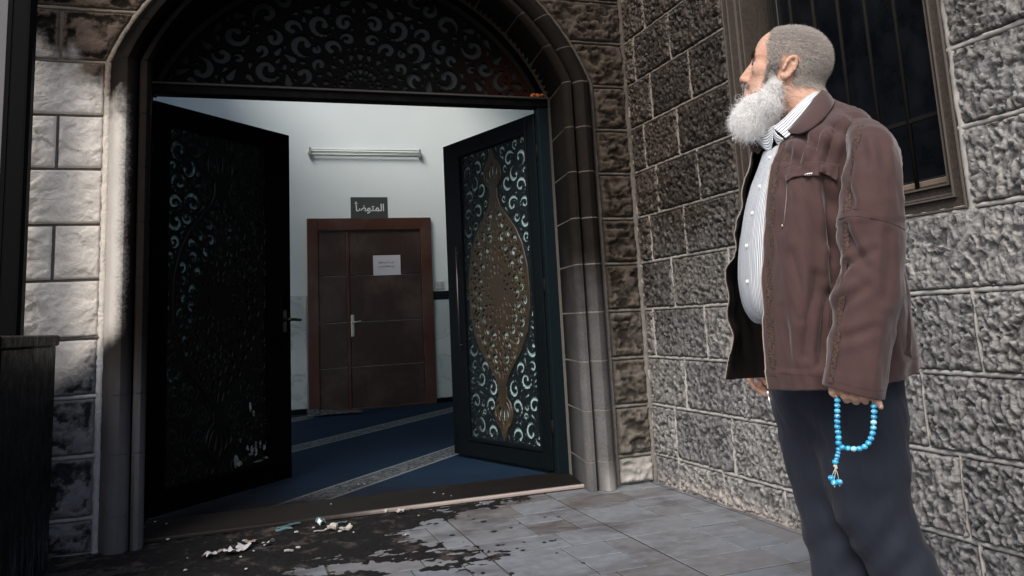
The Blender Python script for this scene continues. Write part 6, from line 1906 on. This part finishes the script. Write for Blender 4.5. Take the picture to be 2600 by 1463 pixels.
striped_sheet('collar', [(-0.0758, -0.1, 1.4453), (-0.0471, -0.098, 1.4656), (-0.0139, -0.084, 1.4971), (0.015, -0.06, 1.5245), (0.0396, -0.02, 1.5443), (0.0468, 0.03, 1.5599)],
              [(-0.0457, -0.135, 1.4072), (-0.0317, -0.128, 1.4188), (-0.0007, -0.108, 1.4541), (0.0274, -0.08, 1.4942), (0.0474, -0.03, 1.526), (0.0532, 0.03, 1.546)], 40, 16, sh)
striped_sheet('collar', [(-0.0704, -0.07, 1.458), (-0.0959, -0.02, 1.4588), (-0.1264, 0.02, 1.4545), (-0.1329, 0.08, 1.4669)], [(-0.0802, -0.078, 1.4121), (-0.0895, -0.055, 1.3903), (-0.112, 0.0, 1.4197), (-0.1266, 0.07, 1.4475)], 24, 14, sh, bdir=(-.5, -.6, .2))
striped_sheet('collar', [(-0.074, -0.1, 1.4441), (-0.0675, -0.108, 1.4273), (-0.0533, -0.125, 1.4101)], [(-0.0749, -0.092, 1.4191), (-0.0668, -0.1, 1.4002), (-0.0518, -0.126, 1.4057)], 16, 10, sh, bdir=(-.2, -.8, .0))

# ------------------------------------------------------------------ trousers, belt, shoes
tr = Field((-.36, -.30, .02), (.42, .34, 1.02), .006)
def ring_leg(rows):
    for (p, r), (q_, r2) in zip(rows[:-1], rows[1:]): tr.cone(p, q_, r, r2, k=.035)
ring_leg([((0.0608, -0.05, 0.8444), .094), ((0.0525, -0.065, 0.7258), .096), ((0.0541, -0.075, 0.6189), .088), ((0.0571, -0.072, 0.5209), .077), ((0.0857, -0.065, 0.4417), .068), ((0.1163, -0.055, 0.369), .064), ((.262, -.05, .085), .060)])
ring_leg([((-0.0421, 0.07, 0.8389), .102), ((-0.0421, 0.075, 0.7089), .099), ((-0.0354, 0.072, 0.5921), .092), ((-0.0277, 0.068, 0.4876), .082), ((-0.0209, 0.06, 0.4051), .074), ((-0.0173, 0.055, 0.3297), .070), ((.105, .05, .085), .062)])
tr.cone((-0.0272, 0.05, 0.8697), (0.0533, -0.01, 0.8705), .105, k=.04)
tr.cone((0.0021, 0.0, 0.7752), (0.0002, 0.0, 0.5865), .090, .06, k=.05)
tr.cone((-0.0619, 0.02, 0.7889), (0.0537, -0.04, 0.7923), .090, k=.03)
X_, Y_, Z_ = tr.ax[0][:, None, None], tr.ax[1][None, :, None], tr.ax[2][None, None, :]
near_ = np.abs(tr.F) < .03
w = np.argwhere(near_); px, py, pz = tr.ax[0][w[:, 0]], tr.ax[1][w[:, 1]], tr.ax[2][w[:, 2]]
dz = .0040 * fbm(px * 20 + pz * 8, py * 20, pz * 3, 81, 3) + .0035 * np.sin((pz + px * .9) * 60 + 2 * vnoise(px * 8, pz * 8, py * 5, 82)) * np.exp(-((pz - .72) / .09) ** 2) * (px < .02)
crs = 1 - np.abs(fbm(px * 22 + pz * 6, py * 14, pz * 5, 84, 3)) * 3
dz = dz - .0030 * np.clip(crs, 0, 1) ** 2 * np.clip((pz - .2) * 3, 0, 1)
dz = dz + .0030 * np.sin((pz * .8 - px) * 70 + 2 * vnoise(px * 8, pz * 8, py * 5, 83)) * np.exp(-((pz - .42) / .12) ** 2)
tr.F[w[:, 0], w[:, 1], w[:, 2]] += dz.astype(np.float32)
B = MB('navy_trouser_mat', rough=.8, spec=.15)
n = B.noise(B.objco(), 9, 5, .6); n2 = B.noise(B.scale(B.objco(), (1, 1, .25)), 160, 3, .6)
c = B.mix(n, (.014, .017, .027), (.023, .027, .040)); c = B.mul(.25, c, B.ramp(n2, [(.3, (.75, .75, .75)), (.7, (1.1, 1.1, 1.1))]))
B.base(c); B.bump(n2, .12, .0015); B.b.inputs['Sheen Weight'].default_value = .05
tro = link_mesh('trousers', tr.mesh('trousers'), B.mat, MAN)
M_SHOE = MB('shoe_mat', rough=.4, color=(.012, .010, .010)).mat
for (x, y) in ((.262, -.05), (.105, .05)):
    sfd = Field((x - .26, y - .09, -.01), (x + .12, y + .09, .16), .006)
    sfd.cone((x + .03, y, .045), (x - .17, y, .032), .042, .036, k=.02, sq=(1, 1, .9)); sfd.cone((x + .02, y, .05), (x, y, .10), .042, .04, k=.02)
    sfd.F[:, :, sfd.ax[2] < .003] = .05
    link_mesh('shoe', sfd.mesh('shoe'), M_SHOE, MAN)

# ------------------------------------------------------------------ prayer beads hanging from his hand
def mat_bead():
    B = MB('turquoise_bead_mat', rough=.12, spec=.6)
    r = B.rand(); n = B.noise(B.objco(), 140, 3, .6, 2.0)
    n_ = B.n('TexNoise', noise_dimensions='4D'); B.put(n_.inputs['Vector'], B.objco()); B.put(n_.inputs['W'], B.m('MULTIPLY', r, 50)); n_.inputs['Scale'].default_value = 130; n_.inputs['Detail'].default_value = 3; n_.inputs['Distortion'].default_value = 1.5
    c = B.ramp(r, [(0, (.008, .24, .46)), (.7, (.015, .34, .58)), (1, (.05, .44, .64))])
    pale = B.m('ADD', B.step(.50, .72, n_.outputs['Fac']), B.m('MULTIPLY', B.step(.86, .9, r), .7), clamp=True)
    B.base(B.mix(B.m('MULTIPLY', pale, .62), c, (.62, .86, .92)))
    B.b.inputs['Subsurface Weight'].default_value = .25; B.b.inputs['Subsurface Radius'].default_value = (.002, .005, .006); B.b.inputs['Coat Weight'].default_value = .5
    return B.mat
M_BEAD = mat_bead()
BEADS = empty('prayer_beads', (1.4303, -2.8614, 0), -0.68891)
tag(BEADS, 'string of turquoise blue prayer beads hanging from the man\'s hand', 'prayer beads')
STR = [(0.0022, -0.35, 0.8069), (0.005, -0.352, 0.7966), (-0.0004, -0.352, 0.7461), (-0.0002, -0.352, 0.7262), (-0.0022, -0.352, 0.708)]
LOOP = [(-0.0012, -0.352, 0.7032), (0.0056, -0.353, 0.7018), (0.0175, -0.354, 0.6997), (0.028, -0.354, 0.6989), (0.0387, -0.354, 0.6998), (0.0482, -0.354, 0.7037), (0.0549, -0.354, 0.71), (0.0612, -0.353, 0.7193), (0.0663, -0.353, 0.7318), (0.0696, -0.353, 0.7475), (0.0724, -0.352, 0.7655), (0.0742, -0.352, 0.7813), (0.0718, -0.35, 0.793)]
base_me = Geo().sphere((0, 0, 0), (.0066, .0066, .0055), 16, 10)
bead_mesh = raw_mesh('bead', np.array(base_me.V), base_me.F); bead_mesh.materials.append(M_BEAD)
def bead(p, s=1.0):
    o_ = bpy.data.objects.new('bead', bead_mesh); COL.objects.link(o_); o_.parent = BEADS; o_.location = p; o_.scale = (s, s, s); o_.rotation_euler = (rr.uniform(-.3, .3), rr.uniform(-.3, .3), rr.uniform(0, 6)); return o_
def along(pts, gap, start=0.0):
    P = crom(pts, 400); L = np.concatenate([[0], np.cumsum(np.linalg.norm(np.diff(P, axis=0), axis=1))]); d = np.arange(start, L[-1], gap)
    return np.stack([np.interp(d, L, P[:, k]) for k in range(3)], -1)
for p in along(STR[1:], .0108): bead(p)
for p in along(LOOP, .0110, .006): bead(p)
M_CORD = MB('cord_mat', rough=.8, color=(.55, .52, .45)).mat
g = Geo(); g.tube(crom(STR, 30), .0009, 5); g.tube(crom(LOOP, 60), .0009, 5); g.obj('cord', M_CORD, BEADS, True)
# leader beads, knot, tassel
for (u, s) in ((0, 1.0), (1, .82), (2, 1.0)):
    pass
for p, s in (((-0.0033, -0.352, 0.6977), .85), ((-0.0048, -0.352, 0.6905), .75), ((-0.007, -0.352, 0.6842), .85), ((-0.0092, -0.352, 0.6778), .75), ((-0.0121, -0.352, 0.6723), 1.0)): bead(p, s)
k0 = np.array((-0.013, -0.352, 0.6644)); g = Geo(); g.sphere(k0, (.0042, .004, .0040), 8, 6); g.sphere(k0 + np.array((.001, 0, -.004)), (.0034, .0034, .003), 8, 6); g.obj('knot', M_CORD, BEADS, True)
for p in ((-0.0233, -0.352, 0.6399), (-0.0188, -0.356, 0.6313), (-0.0088, -0.35, 0.6319)):
    Geo().tube([k0 + np.array((0, 0, -.004)), (k0 + np.array(p)) / 2 + np.array((.0005, 0, 0)), p], .0007, 5).obj('tassel_thread', M_CORD, BEADS, True)
    bead(p, 1.1)
    Geo().sphere(np.array(p) + np.array((0, 0, -.0075)), .0016, 6, 5).obj('end_knot', M_CORD, BEADS, True)
